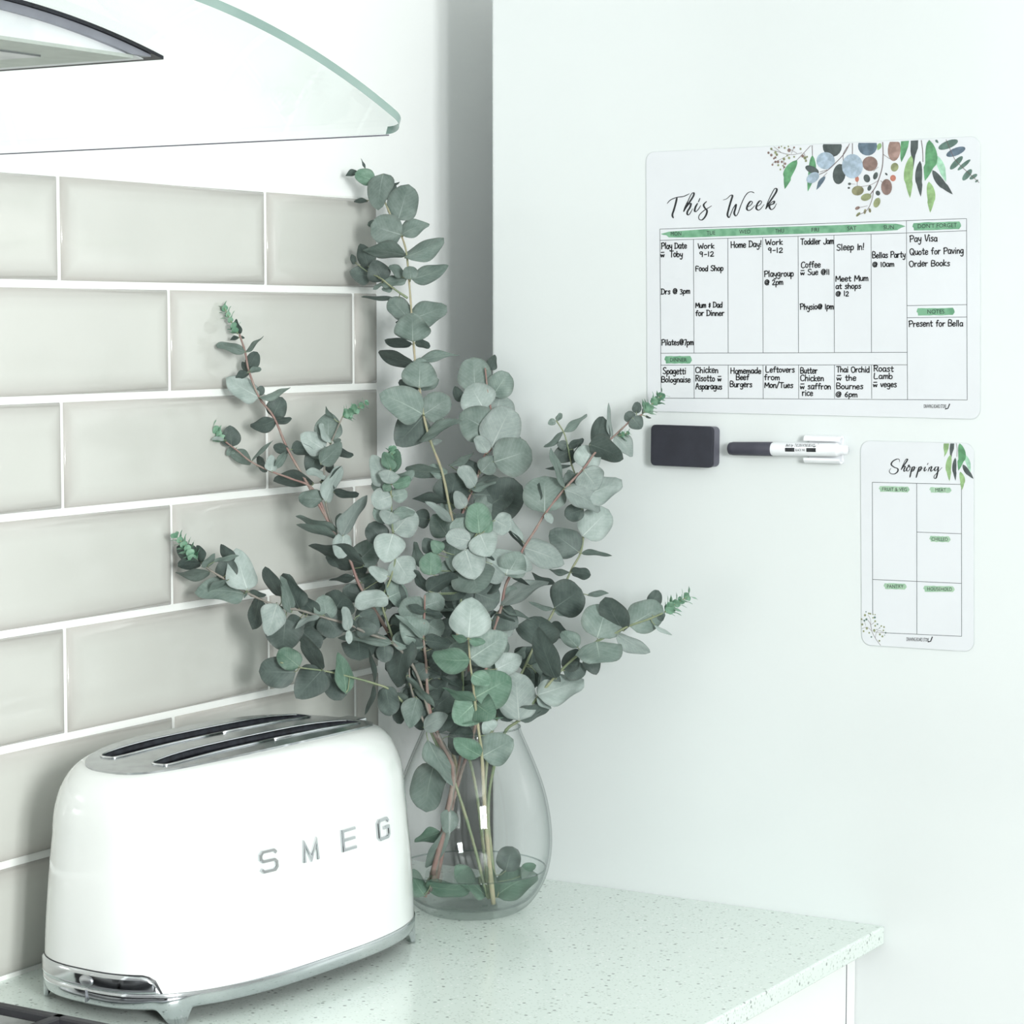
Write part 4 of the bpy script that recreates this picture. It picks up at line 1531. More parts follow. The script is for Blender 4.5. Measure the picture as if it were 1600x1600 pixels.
# clip: back plate and two springy cheeks
x0 = on_plane(1261, 700, 1, YP - .008).x
x1 = on_plane(1314, 700, 1, YP - .008).x
zc = A.z + (B.z - A.z) * .8
bm = box_bm(x0, x1, YP - .0035, YP - .0002, zc - .0126, zc + .0126, bev=.0006)
adopt(pen, bmobj('clip_base', bm, M_pen))
for s in (-1, 1):
    vs, fs = [], []
    prof_ = []
    for k in range(11):
        t = k / 10
        a = radians(-20 + 150 * t)
        prof_.append((-.0035 - .0085 * t - .0012 * sin(pi * t), .0130 - .0026 * t ** 2 + .0008 * sin(pi * t)))
    inner = [(y, z - .0022) for y, z in prof_]
    loop = prof_ + inner[::-1]
    n = len(loop)
    for x in (x0 - .002, x0 - .0012, x1, x1 + .0002):
        for (y, z) in loop:
            vs.append((x, YP + y, zc + s * z))
    for j in range(3):
        for k in range(n):
            fs.append((j * n + k, j * n + (k + 1) % n, (j + 1) * n + (k + 1) % n, (j + 1) * n + k))
    fs.append(tuple(range(n)))
    fs.append(tuple(3 * n + k for k in reversed(range(n))))
    adopt(pen, mesh('clip_cheek', vs, fs, M_pen))

# ------------------------------------------------------------------ vase
VC = Vector((0.2205, 1.9736, CT))
vase = tag(empty('glass_vase', VC), 'clear rounded glass vase between toaster and fridge, holding eucalyptus', 'vase')
VP = [(0.0, .0006), (.040, .0006), (.046, .0012), (.0520, .0045), (.0585, .0095), (.0665, .0200), (.0735, .0340), (.0778, .0500), (.0795, .0680),
      (.0788, .0860), (.0762, .1040), (.0722, .1210), (.0668, .1370), (.0600, .1540), (.0535, .1690), (.0492, .1790), (.0482, .1835)]
VI = [(.0470, .1838), (.0472, .1790), (.0513, .1690), (.0578, .1540), (.0646, .1370), (.0700, .1210), (.0740, .1040), (.0766, .0860), (.0773, .0680),
      (.0756, .0500), (.0711, .0340), (.0644, .0210), (.0560, .0125), (.0450, .0092), (.020, .0085), (0, .0085)]


def dense(pr):
    return [tuple(p) for p in catmull([Vector((a, b)) for a, b in pr], 3)]


gv = lathe('vase_wall', [(max(a, 0), b) for a, b in dense(VP)] + [(max(a, 0), b) for a, b in dense(VI)], M_glass, vase, 96)
pr = catmull([Vector((.0478 * cos(2 * pi * k / 64), .0478 * sin(2 * pi * k / 64), .1838)) for k in range(64)], 1, True)
pr.append(pr[0])
v2, f2 = tube_data(pr, [.0009] * len(pr), 6)
rimg = mesh('rim', v2, f2, glass_mat('vase_rim_glass', (0.9, 0.93, 0.92, 1), (0.45, 0.52, 0.5, 1)), vase, True)
WL = 0.0435
wp = [(0, .0090), (.020, .0090), (.0445, .0097), (.0553, .0130), (.0636, .0214), (.0703, .0344), (.0733, WL - .0006), (.0737, WL), (.0715, WL - .0004), (0, WL - .0004)]
water = lathe('water', wp, M_water, None, 72, loc=tuple(VC))
pr = [Vector((VC.x + .0731 * cos(2 * pi * k / 72), VC.y + .0731 * sin(2 * pi * k / 72), VC.z + WL)) for k in range(73)]
v2, f2 = tube_data(pr, [.0008] * 73, 6)
mesh('meniscus', v2, f2, glass_mat('meniscus_glint', (0.80, 0.84, 0.83, 1), (0.55, 0.6, 0.59, 1)), water, True)
tag(water, 'shallow water in the bottom of the clear vase', 'water')


# ------------------------------------------------------------------ eucalyptus
def leaf_mesh(kind, cup, wave, seed):
    """unit leaf: base at the origin, tip at +Y 1, width 1 (x -.5..+.5), face towards +Z"""
    r = random.Random(seed)
    rows = 14
    vs, fs, rim = [], [], []
    for i in range(rows + 1):
        t = i / rows
        if kind == 'round':
            w = 0.5 * (max(0, 1 - ((t - 0.46) / 0.54) ** 2 if t > .46 else 1 - ((0.46 - t) / 0.47) ** 2.2)) ** 0.5
            w *= 1 + 0.03 * sin(9 * t + seed)
        elif kind == 'heart':
            w = 0.5 * (max(0, 1 - ((t - 0.36) / 0.64) ** 1.7 if t > .36 else 1 - ((0.36 - t) / 0.365) ** 2.4)) ** 0.62
        else:
            w = 0.5 * max(0, sin(pi * t ** 0.82)) ** 0.8
        if i in (0, rows):
            w = 0.012
        for j in range(9):
            u = -1 + 2 * j / 8
            uu = math.copysign(abs(u) ** 0.85, u)
            yoff = 0
            z = cup * (t * (1 - t)) * 1.0 + 0.20 * cup * abs(uu * w * 2) ** 1.5 - 0.05 * abs(uu) * w
            z += wave * sin(7 * t + 2.3 * u + seed) * abs(u) * w
            vs.append((uu * w * (1 + .05 * sin(5 * t + seed * u)), t + yoff, z))
            rim.append(1.0 if j in (0, 8) or i in (0, rows) else 0.0)
    # extra ring just inside the margin keeps the dark edge thin
    for i in range(rows):
        for j in range(8):
            a = i * 9 + j
            fs.append((a, a + 1, a + 10, a + 9))
    me = bpy.data.meshes.new('leaf')
    me.from_pydata(vs, [], fs)
    me.update()
    at = me.attributes.new('rim', 'FLOAT', 'POINT')
    at.data.foreach_set('value', [x ** 3 * .55 for x in rim])
    me.polygons.foreach_set('use_smooth', [True] * len(me.polygons))
    return me


LEAFM = {}
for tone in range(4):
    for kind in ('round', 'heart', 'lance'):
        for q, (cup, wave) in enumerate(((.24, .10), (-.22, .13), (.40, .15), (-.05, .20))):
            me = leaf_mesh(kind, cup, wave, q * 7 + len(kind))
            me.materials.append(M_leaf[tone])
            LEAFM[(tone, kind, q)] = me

LD = Vector((0.80, -0.42, 0.42)).normalized()      # where the window lies
rl = random.Random(21)


def clear_walls(p, m=0.006):
    """push a point along its sight line until it clears wall and fridge"""
    for _ in range(60):
        if p.x < m or (p.x > 0.135 and p.y > YP - m) or (p.y > YP + 0.5):
            p = p - (p - CAM).normalized() * 0.004
        else:
            break
    return p


def poly_depth(pts, Z0, Z1, x, y, k=None):
    """depth of the stem point nearest to a pixel"""
    best = None
    L = [0]
    for i in range(1, len(pts)):
        L.append(L[-1] + math.dist(pts[i], pts[i - 1]))
    for i in range(1, len(pts)):
        ax_, ay = pts[i - 1]
        bx, by = pts[i]
        dx, dy = bx - ax_, by - ay
        t = max(0, min(1, ((x - ax_) * dx + (y - ay) * dy) / (dx * dx + dy * dy)))
        d = math.hypot(ax_ + dx * t - x, ay + dy * t - y)
        if best is None or d < best[0]:
            best = (d, (L[i - 1] + (L[i] - L[i - 1]) * t) / L[-1])
    return Z0 + (Z1 - Z0) * best[1]


def stem_mesh(name, pts, Z0, Z1, r0, r1, m, parent):
    P = catmull([Vector((x, y, 0)) for x, y in pts], 5)
    n = len(P)
    L = [0]
    for i in range(1, n):
        L.append(L[-1] + (P[i] - P[i - 1]).length)
    W3 = [clear_walls(at_depth(p.x, p.y, Z0 + (Z1 - Z0) * L[i] / L[-1]), .004) for i, p in enumerate(P)]
    R_ = [(r0 + (r1 - r0) * L[i] / L[-1]) * (1 + .10 * sin(i * 1.7)) for i in range(n)]
    v, f = tube_data(W3, R_, 8)
    o = mesh(name, v, f, m, None, True)
    adopt(parent, o)
    STEM_PTS.setdefault(parent.name, []).append(W3)
    return o


STEM_PTS = {}


def stalks(root):
    """thin stalks joining every leaf's base to the nearest point of its stem or twig"""
    vs, fs = [], []
    for ch in [o for o in root.children if o.name.split('.')[0] == 'leaf']:
        p = ch.matrix_basis.translation
        best = None
        for line in STEM_PTS[root.name]:
            for i in range(len(line) - 1):
                a_, b_ = line[i], line[i + 1]
                e = b_ - a_
                t = max(0, min(1, (p - a_).dot(e) / max(e.length_squared, 1e-12)))
                q = a_ + e * t
                dd = (q - p).length
                if best is None or dd < best[0]:
                    best = (dd, q)
        if best[0] > 0.0008:
            tipd = (ch.matrix_basis.to_3x3() @ Vector((0, 1, 0))).normalized()
            pts = catmull([best[1], best[1].lerp(p, .6) - tipd * min(.002, best[0] * .2), p + tipd * .0015], 3)
            v, f = tube_data(pts, [.0005] * len(pts), 5, len(vs))
            vs += v
            fs += f
    if vs:
        o = mesh('leaf_stalks', vs, fs, M_stem['g'], None, True)
        adopt(root, o)
        o['kind'] = 'stuff'


def add_leaf(parent, bx, by, tx, ty, w, tone, Z, kind=None):
    vx, vy = (tx - bx) * 1.07, (ty - by) * 1.07
    w *= 1.12
    # the leaves' stalk points sit on the stem
    P0 = at_depth(bx, by, Z)
    s = Z / 3751.7
    vim = RT * (vx * s) - UP * (vy * s)
    li = vim.length
    wi = w * s
    ar = wi / li
    L = max(li * 1.02, 0.90 * wi)
    if ar < 0.42:
        Wt = max(wi, min(0.72 * L, wi * 2.4))
        kd = 'round' if rl.random() < .35 else 'lance'
    else:
        Wt = max(wi, min(.80 * L, wi * 1.6))
        kd = 'round' if rl.random() < .5 else 'heart'
    if kind:
        kd = kind
    dz = sqrt(max(L * L - li * li, 0))
    rho = math.acos(min(1, wi / Wt))
    X0 = vim.cross(FW).normalized()
    best = None
    for sz in (1, -1):
        Y = (vim + FW * dz * sz).normalized()
        N0 = X0.cross(Y)
        for sr in (1, -1):
            X = (X0 * cos(rho) + N0 * sin(rho) * sr).normalized()
            N = X.cross(Y)
            if N.dot(FW) > 0:
                Nc = -N
            else:
                Nc = N
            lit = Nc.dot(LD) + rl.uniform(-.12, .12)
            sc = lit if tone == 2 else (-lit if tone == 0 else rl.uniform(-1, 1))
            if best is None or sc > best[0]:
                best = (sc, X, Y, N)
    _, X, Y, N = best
    if N.dot(FW) > 0:           # upper face towards the viewer
        X, N = -X, -N
    M = Matrix.Identity(4)
    for i in range(3):
        M[i][0] = X[i] * Wt
        M[i][1] = Y[i] * L
        M[i][2] = N[i] * min(L, Wt)
    M.translation = P0
    # keep clear of wall and fridge
    for _ in range(40):
        bad = False
        for q in ((0, 1, 0), (-.5, .5, .08), (.5, .5, .08), (0, .5, .12), (0, 0, 0), (-.5, .5, -.06), (.5, .5, -.06)):
            c = M @ Vector(q)
            if c.x < .0105 or (c.x > 0.135 and c.y > YP - .003):
                bad = True
        if not bad:
            break
        M.translation = M.translation - (M.translation - CAM).normalized() * 0.004
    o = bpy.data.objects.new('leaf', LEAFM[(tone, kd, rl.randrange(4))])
    COL.objects.link(o)
    o.parent = parent
    o.matrix_parent_inverse = Matrix.Translation(-Vector(parent.location))
    o.matrix_basis = M
    return o


def young_tip(parent, pts, Z, n, size, col=None):
    """the pale tuft of small unopened leaves at a twig's end"""
    P = catmull([Vector((x, y, 0)) for x, y in pts], 6)
    vs, fs = [], []
    base_me = LEAFM[(3, 'lance', 0)]
    for i in range(n):
        t = i / max(1, n - 1)
        q = P[min(int(t * (len(P) - 1)), len(P) - 1)]
        c = at_depth(q.x, q.y, Z)
        d = (P[-1] - P[0])
        ax_ = (RT * d.x - UP * d.y).normalized()
        sz = size * (1.0 - .35 * t) * rl.uniform(.8, 1.2) * Z / 3751.7
        a = i * pi / 2 + rl.uniform(-.4, .4)
        s1 = ax_.cross(FW).normalized()
        s2 = ax_.cross(s1)
        for k in (0, pi):
            out = (s1 * cos(a + k) + s2 * sin(a + k))
            Yd = (out * .8 + ax_ * .6).normalized()
            Xd = Yd.cross(ax_).normalized()
            Nd = Xd.cross(Yd)
            b0 = len(vs)
            for v in base_me.vertices:
                vs.append(clear_walls(c + Xd * v.co.x * sz * .7 + Yd * v.co.y * sz + Nd * v.co.z * sz, .003))
            for f in base_me.polygons:
                fs.append([b0 + j for j in f.vertices])
    o = mesh('young_tip', vs, fs, M_tip, None, True)
    adopt(parent, o)
    o['label'] = 'pale green tuft of young leaves'
    return o


NECK_Z = 2.374
# each stem: label, colour, depth at tip, depth in the vase, path from tip to foot, side twigs, tips, leaves
# a leaf: base x,y > tip x,y, width, tone (0 shaded dusky, 1 grey green, 2 lit silver, 3 fresh green), depth offset in mm
STEMS = [
 dict(label='tallest eucalyptus stem, rising past the tile edge beside the fridge', c='o', z=(2.485, 2.375), r=(.0009, 0.00203),
  path=[(570, 268), (583, 285), (601, 315), (614, 345), (627, 368), (635, 395), (639, 437), (642, 475), (646, 533), (649, 566), (656, 610), (662, 650), (673, 690), (690, 735), (702, 790), (712, 850), (716, 950), (712, 1060), (706, 1160), (712, 1205), (698, 1280), (676, 1385)],
  twigs=[([(597, 436), (614, 450), (637, 466)], 'g')], tips=[],
  leaves='''585,283>557,272,22,3,0 560,268>541,274,7,0,2 571,264>564,248,3,0,2 599,271>592,326,37,1,-4 600,312>616,287,18,0,6 575,314>554,315,5,0,3 612,290>624,285,3,0,3
  622,344>637,290,44,1,0 628,367>583,354,46,1,-5 627,367>668,350,26,1,0 590,350>575,351,10,1,4 632,402>689,372,29,1,-3 635,400>572,393,19,1,2 636,436>597,441,18,1,0
  628,434>610,415,15,1,2 642,437>640,418,22,1,-4 643,436>697,415,22,1,2 597,440>585,409,32,0,6 576,418>564,384,25,0,12 556,412>549,398,9,0,16 580,432>548,424,28,0,14
  598,441>584,452,8,1,4 614,450>597,451,10,1,3 618,468>568,465,5,0,4 638,497>611,466,30,1,0 642,499>694,478,36,1,0 645,534>645,494,50,1,-6 632,498>619,504,6,0,4
  644,538>604,532,12,0,0 648,536>671,541,12,0,2 647,567>594,551,18,0,0 650,566>714,555,14,1,2 655,606>656,561,49,1,-3 655,604>624,598,20,0,6 656,605>684,594,18,1,4
  660,647>598,618,50,1,-6 661,648>700,622,40,1,0 662,650>621,693,50,0,0 655,690>718,660,16,1,-2 690,736>636,733,18,1,0 698,742>672,728,18,1,2 671,690>690,688,8,2,4
  700,838>678,806,34,1,0 706,815>667,786,13,2,-6 672,812>646,808,27,0,6 700,786>647,780,14,0,4'''),
 dict(label='eucalyptus stem leaning to upper left, with twigs over the middle tiles', c='r', z=(2.335, 2.372), r=(.0010, 0.00211),
  path=[(374, 522), (383, 550), (389, 580), (405, 621), (428, 652), (450, 703), (480, 755), (503, 797), (524, 835), (545, 870), (562, 915), (590, 960), (616, 1006), (650, 1070), (676, 1145), (706, 1205), (694, 1285), (668, 1396)],
  twigs=[([(352, 690), (372, 705), (393, 722), (425, 737), (455, 748), (490, 765), (515, 820)], 'r'), ([(535, 652), (518, 690), (508, 720), (507, 760), (512, 800), (528, 842)], 'b')],
  tips=[([(372, 522), (362, 504), (350, 480)], 9, 10), ([(352, 690), (341, 678), (325, 658)], 8, 11), ([(535, 652), (550, 642), (570, 631)], 8, 10)],
  leaves='''375,522>370,500,12,0,0 374,527>360,531,5,0,0 376,527>382,528,4,0,0 383,550>341,541,15,1,0 383,550>411,527,8,1,0 389,577>402,552,21,0,3 388,580>378,566,10,0,4 388,582>369,591,10,0,-2 390,580>407,577,8,1,-2
  405,621>358,593,33,2,0 405,621>452,607,12,1,-2 404,618>410,604,12,0,4 426,652>441,623,29,0,3 430,656>393,666,18,0,0 430,656>454,654,11,0,0 452,702>428,699,15,0,0 455,702>489,705,19,0,0
  449,704>428,732,10,1,3 425,737>424,712,16,2,-4 402,728>415,722,26,0,4 362,698>360,667,28,0,0 350,687>332,687,7,2,0 368,701>354,710,12,1,3 393,722>360,710,19,1,0 393,721>424,690,7,1,0
  490,754>430,752,20,0,2 500,704>482,737,30,0,8 510,708>518,738,17,0,8 520,702>550,711,12,0,4 508,703>473,680,32,2,-3 512,708>480,705,22,1,-2 500,724>531,693,24,1,-7
  513,690>513,647,38,1,0 517,692>502,662,10,2,-5 520,688>532,688,8,1,3 522,655>510,636,7,1,-2 510,746>480,738,12,2,-2 509,785>532,732,19,2,-3 513,749>533,729,3,0,-3
  521,769>559,771,12,0,6 504,780>469,778,25,1,-2 500,753>522,762,10,0,5 527,833>467,808,14,1,0 527,842>468,821,13,1,-2 535,838>572,778,22,2,-4 538,832>530,870,25,2,-2 541,832>532,804,22,1,4
  556,880>591,845,38,1,5 570,883>486,855,30,0,-4 556,903>516,907,10,0,0 566,932>538,920,27,0,3 590,925>573,906,22,0,5 587,950>566,986,42,0,4 598,905>580,925,16,0,6'''),
 dict(label='low eucalyptus stem reaching furthest left across the tiles', c='b', z=(2.262, 2.366), r=(.0010, 0.00203),
  path=[(314, 880), (330, 892), (353, 906), (385, 926), (436, 948), (466, 953), (500, 963), (545, 976), (575, 990), (615, 1006), (650, 1050), (676, 1130), (709, 1200), (701, 1270), (684, 1345), (672, 1392)],
  twigs=[([(438, 1035), (468, 1043), (505, 1048), (545, 1057), (585, 1068), (612, 1080), (650, 1120)], 'g')],
  tips=[([(308, 876), (294, 858), (277, 840)], 10, 12)],
  leaves='''307,876>277,856,26,0,4 315,880>307,854,15,0,3 313,880>279,885,18,0,0 328,893>276,895,14,1,0 315,886>334,866,11,1,-2 360,882>347,852,19,0,4 333,878>370,869,8,1,-4 353,906>356,873,31,0,2
  350,906>336,906,22,0,3 382,928>311,926,35,1,0 357,906>325,930,11,1,-4 387,922>369,861,39,2,-4 385,925>381,934,4,1,-4 388,925>414,930,11,0,3 382,918>368,902,12,0,3 405,935>394,981,27,0,5
  440,932>417,888,22,0,3 433,943>420,990,33,2,-5 446,966>441,1015,54,0,4 455,958>440,903,17,1,0 468,952>445,899,32,0,3 497,960>468,928,26,0,3 500,962>464,981,10,2,-4 470,965>450,985,26,0,5
  520,957>540,930,46,0,8 506,960>530,991,42,0,0 500,965>489,1004,40,0,6 545,985>537,950,14,2,-6 543,985>546,1005,9,2,-6 612,1006>532,998,17,1,-5 560,1000>560,1032,48,0,3 600,1008>602,1034,24,0,3
  468,1042>438,1017,31,3,-5 462,1050>407,1050,44,0,0 504,1046>464,1089,46,0,-2 504,1046>478,997,25,0,-4 541,1084>528,1024,23,3,-4 512,1048>531,1092,37,0,2 585,1068>577,1015,8,0,0 585,1070>570,1115,9,0,0
  602,1072>610,1115,32,0,0 560,960>590,985,38,0,8 470,985>500,1010,30,0,10'''),
 dict(label='short upright eucalyptus stem with stacked silver leaves left of centre', c='g', z=(2.315, 2.360), r=(.0008, 0.00172),
  path=[(611, 715), (610, 745), (611, 775), (612, 805), (614, 834), (618, 870), (610, 905), (597, 940), (608, 980), (622, 1020), (645, 1080), (676, 1150), (705, 1208), (735, 1300), (762, 1402)],
  twigs=[], tips=[([(612, 722), (612, 714), (613, 706)], 4, 12)],
  leaves='''612,736>601,708,18,3,-3 612,738>621,704,22,3,0 608,757>583,714,28,2,0 610,734>605,754,30,2,-6 613,757>640,748,17,3,-6 611,758>599,764,14,3,-6 614,751>646,737,18,1,0 612,776>635,770,22,1,2
  609,778>583,754,24,1,3 611,775>583,786,32,2,-3 612,801>584,802,30,1,-1 614,802>646,800,16,1,-6 612,800>605,818,30,2,-6 615,832>645,799,44,2,2 601,846>578,820,32,0,6 614,834>602,876,44,2,-4 618,872>640,907,42,2,0
  607,934>558,946,27,2,-6 606,934>632,922,44,1,-3 607,901>578,888,19,2,-3 622,902>648,880,14,0,8'''),
 dict(label='eucalyptus stem of big round leaves overlapping the fridge edge', c='r', z=(2.465, 2.380), r=(.0009, 0.00195),
  path=[(758, 575), (762, 610), (768, 650), (768, 698), (757, 712), (745, 748), (728, 790), (715, 830), (722, 900), (730, 990), (733, 1070), (726, 1140), (713, 1215), (696, 1290), (664, 1402)],
  twigs=[], tips=[],
  leaves='''742,612>740,561,47,1,4 765,578>773,556,15,0,10 770,618>793,585,38,1,4 757,641>735,602,50,2,0 722,628>712,605,15,0,10 775,646>782,615,50,2,-2 765,673>721,648,52,1,-2 768,699>796,640,56,2,-7
  772,722>827,704,56,1,-9 780,680>812,705,34,1,6 762,707>745,683,21,2,-14 752,738>773,715,28,1,-6 742,760>718,732,23,2,-12 748,742>722,722,24,0,4 700,728>738,708,10,1,0 752,796>812,762,62,0,4 738,772>800,776,58,0,0
  735,765>773,752,10,1,-10 703,787>712,742,52,0,2 727,793>712,769,20,2,-12 742,796>776,786,32,1,-2 720,806>752,800,30,0,4 705,800>694,775,22,1,4'''),
 dict(label='eucalyptus stem whose rosette of silver leaves faces out at the centre', c='g', z=(2.315, 2.360), r=(.0009, 0.00187),
  path=[(747, 832), (736, 847), (727, 860), (722, 900), (720, 960), (722, 1030), (724, 1100), (728, 1160), (745, 1240), (764, 1404)],
  twigs=[], tips=[],
  leaves='''730,846>714,812,38,1,4 749,834>745,788,37,3,-2 756,832>768,815,12,3,-4 750,834>765,867,43,2,-3 736,846>699,838,29,2,-3 727,858>741,902,47,2,-6 772,812>797,826,34,2,4 712,846>708,890,27,1,2
  691,862>675,846,19,3,0 673,899>673,865,32,3,-6 656,886>647,849,15,1,2 676,864>664,842,22,0,6 668,925>712,900,24,0,-4 667,925>649,892,15,0,0 732,880>747,922,62,1,0 715,884>690,905,34,1,4 791,898>800,864,64,2,2
  722,918>714,962,50,0,4 742,926>778,940,40,0,4 680,930>704,964,24,0,6 700,905>722,932,44,0,8 770,880>760,905,44,2,6 792,900>812,865,40,1,8 760,868>772,875,6,0,-2 755,905>780,915,34,0,10'''),
 dict(label='bright green eucalyptus stem in front, running down into the vase', c='o', z=(2.262, 2.352), r=(.0008, 0.00260),
  path=[(732, 996), (734, 1030), (738, 1062), (742, 1095), (747, 1135), (753, 1182), (756, 1240), (762, 1320), (771, 1412)],
  twigs=[], tips=[],
  leaves='''732,997>737,937,57,2,0 730,999>707,993,11,3,-3 733,999>757,1003,11,3,-3 735,1029>789,994,50,1,0 734,1031>678,1026,35,3,-3 742,1090>795,1060,58,3,2 737,1054>766,1066,22,3,-3 743,1096>694,1075,15,3,-5
  743,1098>712,1126,46,3,3 744,1100>772,1118,42,3,4 748,1128>785,1121,5,3,-2 747,1128>722,1131,7,3,-2 753,1182>799,1156,48,1,0 751,1181>712,1154,31,3,-2 770,1142>757,1126,26,2,6'''),
 dict(label='dusky eucalyptus stem crowded above the left side of the vase neck', c='r', z=(2.300, 2.362), r=(.0009, 0.00310),
  path=[(664, 930), (663, 962), (662, 1000), (666, 1040), (668, 1085), (675, 1125), (690, 1160), (708, 1205), (697, 1280), (676, 1366)],
  twigs=[([(640, 1000), (640, 1060), (650, 1100), (668, 1140)], 'b')], tips=[],
  leaves='''664,955>639,947,14,0,-3 664,956>691,963,13,0,-3 662,999>630,966,42,1,0 664,1000>702,1003,22,0,-2 661,998>620,962,8,1,-4 640,996>621,1070,40,0,0 668,1031>644,1008,24,0,0 668,1032>692,1018,22,0,2
  668,1040>649,1058,26,0,0 670,1042>687,1057,22,0,0 668,1045>716,1074,6,0,-3 634,1058>676,1103,15,1,-5 668,1086>698,1064,24,0,2 678,1106>706,1084,36,0,3 640,1105>612,1084,15,1,-4 652,1090>641,1134,29,1,-3
  632,1096>621,1129,23,0,3 662,1138>698,1118,24,2,-6 655,1030>636,1050,30,0,6 645,1075>628,1100,24,0,6 690,1060>712,1090,40,0,8 700,1010>725,1040,44,1,9 668,1110>690,1132,30,0,6 690,1130>720,1120,30,0,10
  700,1150>735,1160,46,0,10 680,1190>667,1262,50,1,2 668,1156>706,1222,23,1,-3 702,1264>698,1299,24,1,0 689,1300>650,1316,21,3,0 698,1292>668,1354,20,1,2 664,1400>640,1362,25,3,0 665,1384>731,1386,30,3,2'''),
 dict(label='eucalyptus stem slanting up right towards the black eraser', c='r', z=(2.365, 2.378), r=(.0009, 0.00211),
  path=[(1003, 648), (985, 658), (960, 681), (932, 705), (912, 732), (882, 764), (853, 801), (835, 830), (819, 855), (805, 885), (790, 915), (783, 950), (768, 1000), (755, 1070), (740, 1145), (716, 1222), (700, 1290), (680, 1388)],
  twigs=[], tips=[([(1005, 645), (1018, 632), (1034, 618)], 9, 11), ([(966, 681), (974, 679), (981, 676)], 3, 8)],
  leaves='''994,646>996,629,13,0,2 990,656>978,646,17,0,0 988,652>1001,669,22,0,-3 1003,648>1008,632,5,0,2 1008,650>1017,653,3,0,0 957,684>951,633,9,2,0 960,681>987,711,25,2,0 929,696>941,654,26,0,2 920,694>970,716,32,0,-3
  911,731>925,699,38,2,3 912,735>934,762,42,2,-3 882,762>862,703,13,1,-3 882,765>935,796,31,2,-4 910,776>968,751,36,2,3 912,796>884,805,26,0,5 851,801>851,747,60,1,0 853,802>862,817,12,2,-2 832,787>842,756,13,0,4
  900,740>888,764,28,0,5 818,856>878,880,37,2,0 818,856>793,828,6,0,2 816,846>788,806,11,2,2 783,946>853,912,20,2,-5 785,950>830,967,7,1,0 790,936>806,919,20,1,3 765,968>799,990,42,2,2 775,962>803,970,11,0,0
  775,1046>813,1028,34,2,0 770,1020>790,1000,30,1,6 800,902>831,920,7,0,2'''),
 dict(label='slender eucalyptus stem with dark round leaves right of centre', c='g', z=(2.395, 2.382), r=(.0007, 0.00187),
  path=[(869, 657), (881, 676), (887, 697), (893, 725), (902, 752), (910, 790), (912, 830), (907, 864), (891, 894), (867, 951), (835, 1009), (818, 1046), (795, 1090), (768, 1145), (758, 1230), (760, 1310), (774, 1398)],
  twigs=[], tips=[],
  leaves='''869,657>878,647,8,1,0 868,657>857,662,10,1,0 881,675>915,648,10,1,0 880,675>851,697,8,1,0 886,697>871,694,14,0,0 888,697>911,687,11,0,0 896,702>868,716,26,0,0 892,726>906,694,10,0,-2 893,727>854,732,6,0,2
  899,742>884,752,22,1,4 910,838>949,799,45,2,-3 905,863>862,831,43,0,-3 908,865>953,868,9,1,0 892,894>921,898,17,0,-2 890,894>858,889,8,1,0 868,913>833,895,12,0,2 866,950>905,922,56,0,-3 917,930>949,927,8,1,0
  865,952>828,941,7,1,0 866,953>888,962,5,1,0 835,1009>845,965,60,0,-4 833,1010>829,1052,50,0,0 860,975>884,992,20,0,4 818,1045>824,1066,12,0,2 838,1050>835,1074,8,0,0 848,1050>850,1070,10,2,5 800,1060>820,1090,20,0,8'''),
 dict(label='low eucalyptus stem arching right in front of the fridge below the pen', c='g', z=(2.315, 2.372), r=(.0009, 0.00195),
  path=[(1036, 958), (1012, 968), (983, 978), (960, 990), (933, 1002), (905, 1022), (878, 1046), (852, 1075), (832, 1100), (810, 1126), (786, 1150), (764, 1240), (766, 1320), (778, 1402)],
  twigs=[], tips=[([(1038, 957), (1052, 946), (1075, 932)], 9, 12)],
  leaves='''1016,948>1028,924,20,0,3 983,978>1031,948,46,1,0 1036,956>1032,970,10,0,0 1022,976>1048,991,5,2,0 975,986>947,936,36,0,3 933,997>948,949,58,1,-3 932,1002>936,1030,66,1,-8 964,990>1012,1017,20,2,0 920,1024>931,1052,25,0,0
  903,1012>879,988,22,1,0 880,1046>902,1016,24,0,3 880,1048>914,1046,28,0,3 868,1060>843,984,33,0,-10 839,1086>908,1064,36,2,-6 811,1126>806,1056,55,2,-10 812,1126>856,1104,26,0,0 840,1088>860,1106,9,2,-2
  800,1100>785,1125,30,0,10 770,1402>766,1352,23,3,0 760,1400>714,1354,20,3,-2 790,1362>800,1324,35,0,3 775,1400>836,1370,35,3,0 812,1370>836,1352,14,3,3 770,1395>745,1372,26,3,5'''),
]

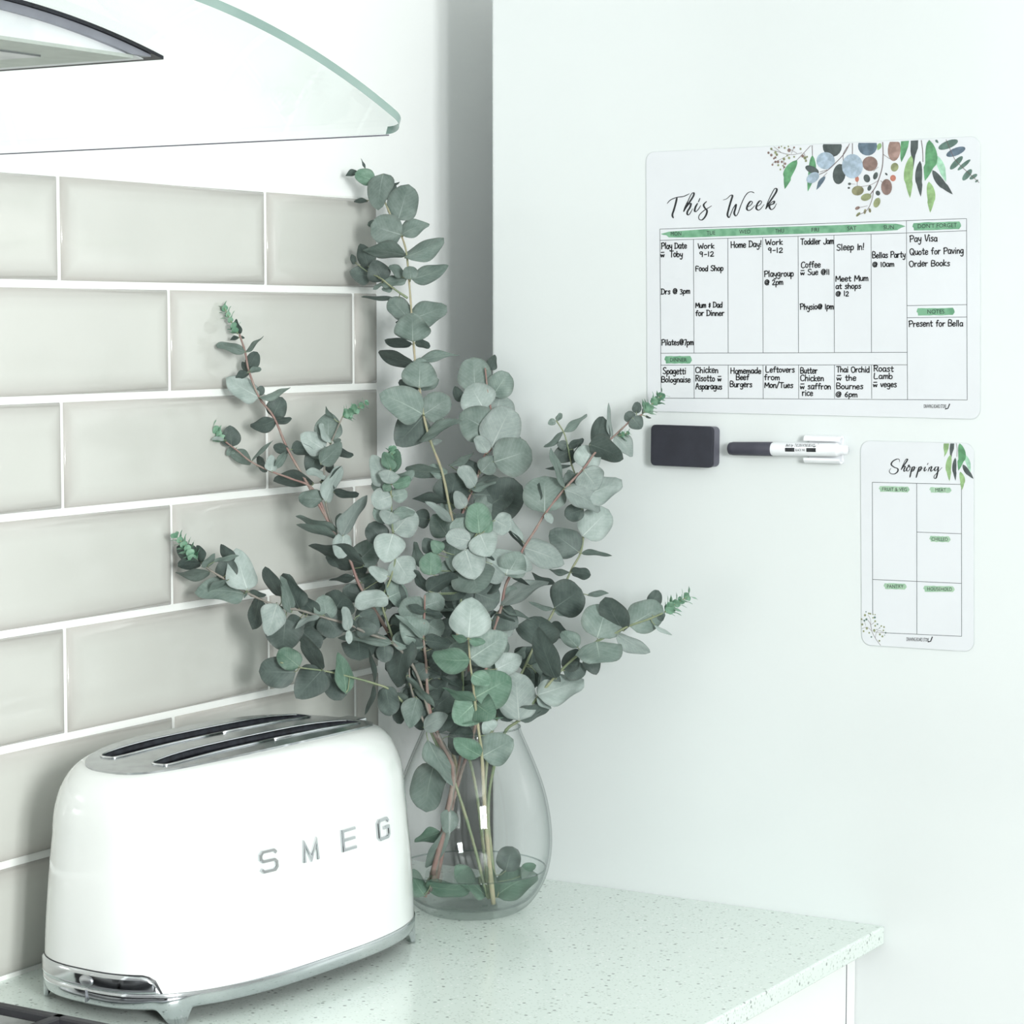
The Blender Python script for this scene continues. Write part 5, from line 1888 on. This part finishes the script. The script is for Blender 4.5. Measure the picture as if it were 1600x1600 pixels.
n_leaf = 0
rf = random.Random(77)
for i_, n_, s_ in ((0, 10, (820, 1130)), (1, 12, (860, 1120)), (2, 8, (960, 1130)), (4, 10, (820, 1120)), (5, 10, (880, 1130)), (7, 20, (940, 1135)),
                   (8, 8, (960, 1120)), (9, 5, (1000, 1120)), (10, 4, (1040, 1120)), (3, 8, (900, 1130))):
    STEMS[i_]['fill'], STEMS[i_]['span'] = n_, s_
for sd in STEMS:
    Z0, Z1 = sd['z']
    pth = sd['path']
    foot = at_depth(pth[-1][0], pth[-1][1], Z1)
    root = tag(empty('eucalyptus_stem', foot), sd['label'], 'plant', 'eucalyptus stems in the glass vase')
    mm = M_stem[sd['c']]
    stem_mesh('stem', pth, Z0, Z1, sd['r'][0], sd['r'][1], mm, root)
    for tp, c in sd['twigs']:
        za = poly_depth(pth, Z0, Z1, *tp[0]) - 0.004
        zb = poly_depth(pth, Z0, Z1, *tp[-1])
        stem_mesh('twig', tp, za, zb, .0007, .0013, M_stem[c], root)
    for tp, n, size in sd['tips']:
        z = poly_depth(pth, Z0, Z1, *tp[0])
        stem_mesh('twig', tp, z, z - .003, .0007, .0004, M_stem['g'], root)
        young_tip(root, tp, z, n + 2, size * 1.9)
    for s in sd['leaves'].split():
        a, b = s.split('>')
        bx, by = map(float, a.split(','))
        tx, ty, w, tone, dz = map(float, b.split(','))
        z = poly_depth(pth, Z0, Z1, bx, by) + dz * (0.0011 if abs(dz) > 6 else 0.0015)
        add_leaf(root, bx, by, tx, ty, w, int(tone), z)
        n_leaf += 1
    # inner leaves that fill the crowded heart of the bunch
    for k in range(sd.get('fill', 0)):
        P = catmull([Vector((x, y, 0)) for x, y in pth], 4)
        lo, hi = sd['span']
        cand = [p for p in P if lo < p.y < hi]
        if not cand:
            continue
        p = cand[int((k + rf.random()) / sd['fill'] * len(cand)) % len(cand)]
        an = rf.choice((0.15, pi - 0.15, pi * .5, -0.5, pi + .5)) + rf.uniform(-.5, .5)
        ln = rf.uniform(26, 44)
        bx, by = p.x + rf.uniform(-6, 6), p.y + rf.uniform(-6, 6)
        z = poly_depth(pth, Z0, Z1, bx, by) + rf.uniform(.002, .016)
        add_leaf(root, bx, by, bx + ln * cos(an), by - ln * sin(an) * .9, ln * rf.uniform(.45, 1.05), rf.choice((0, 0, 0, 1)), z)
        n_leaf += 1
    stalks(root)
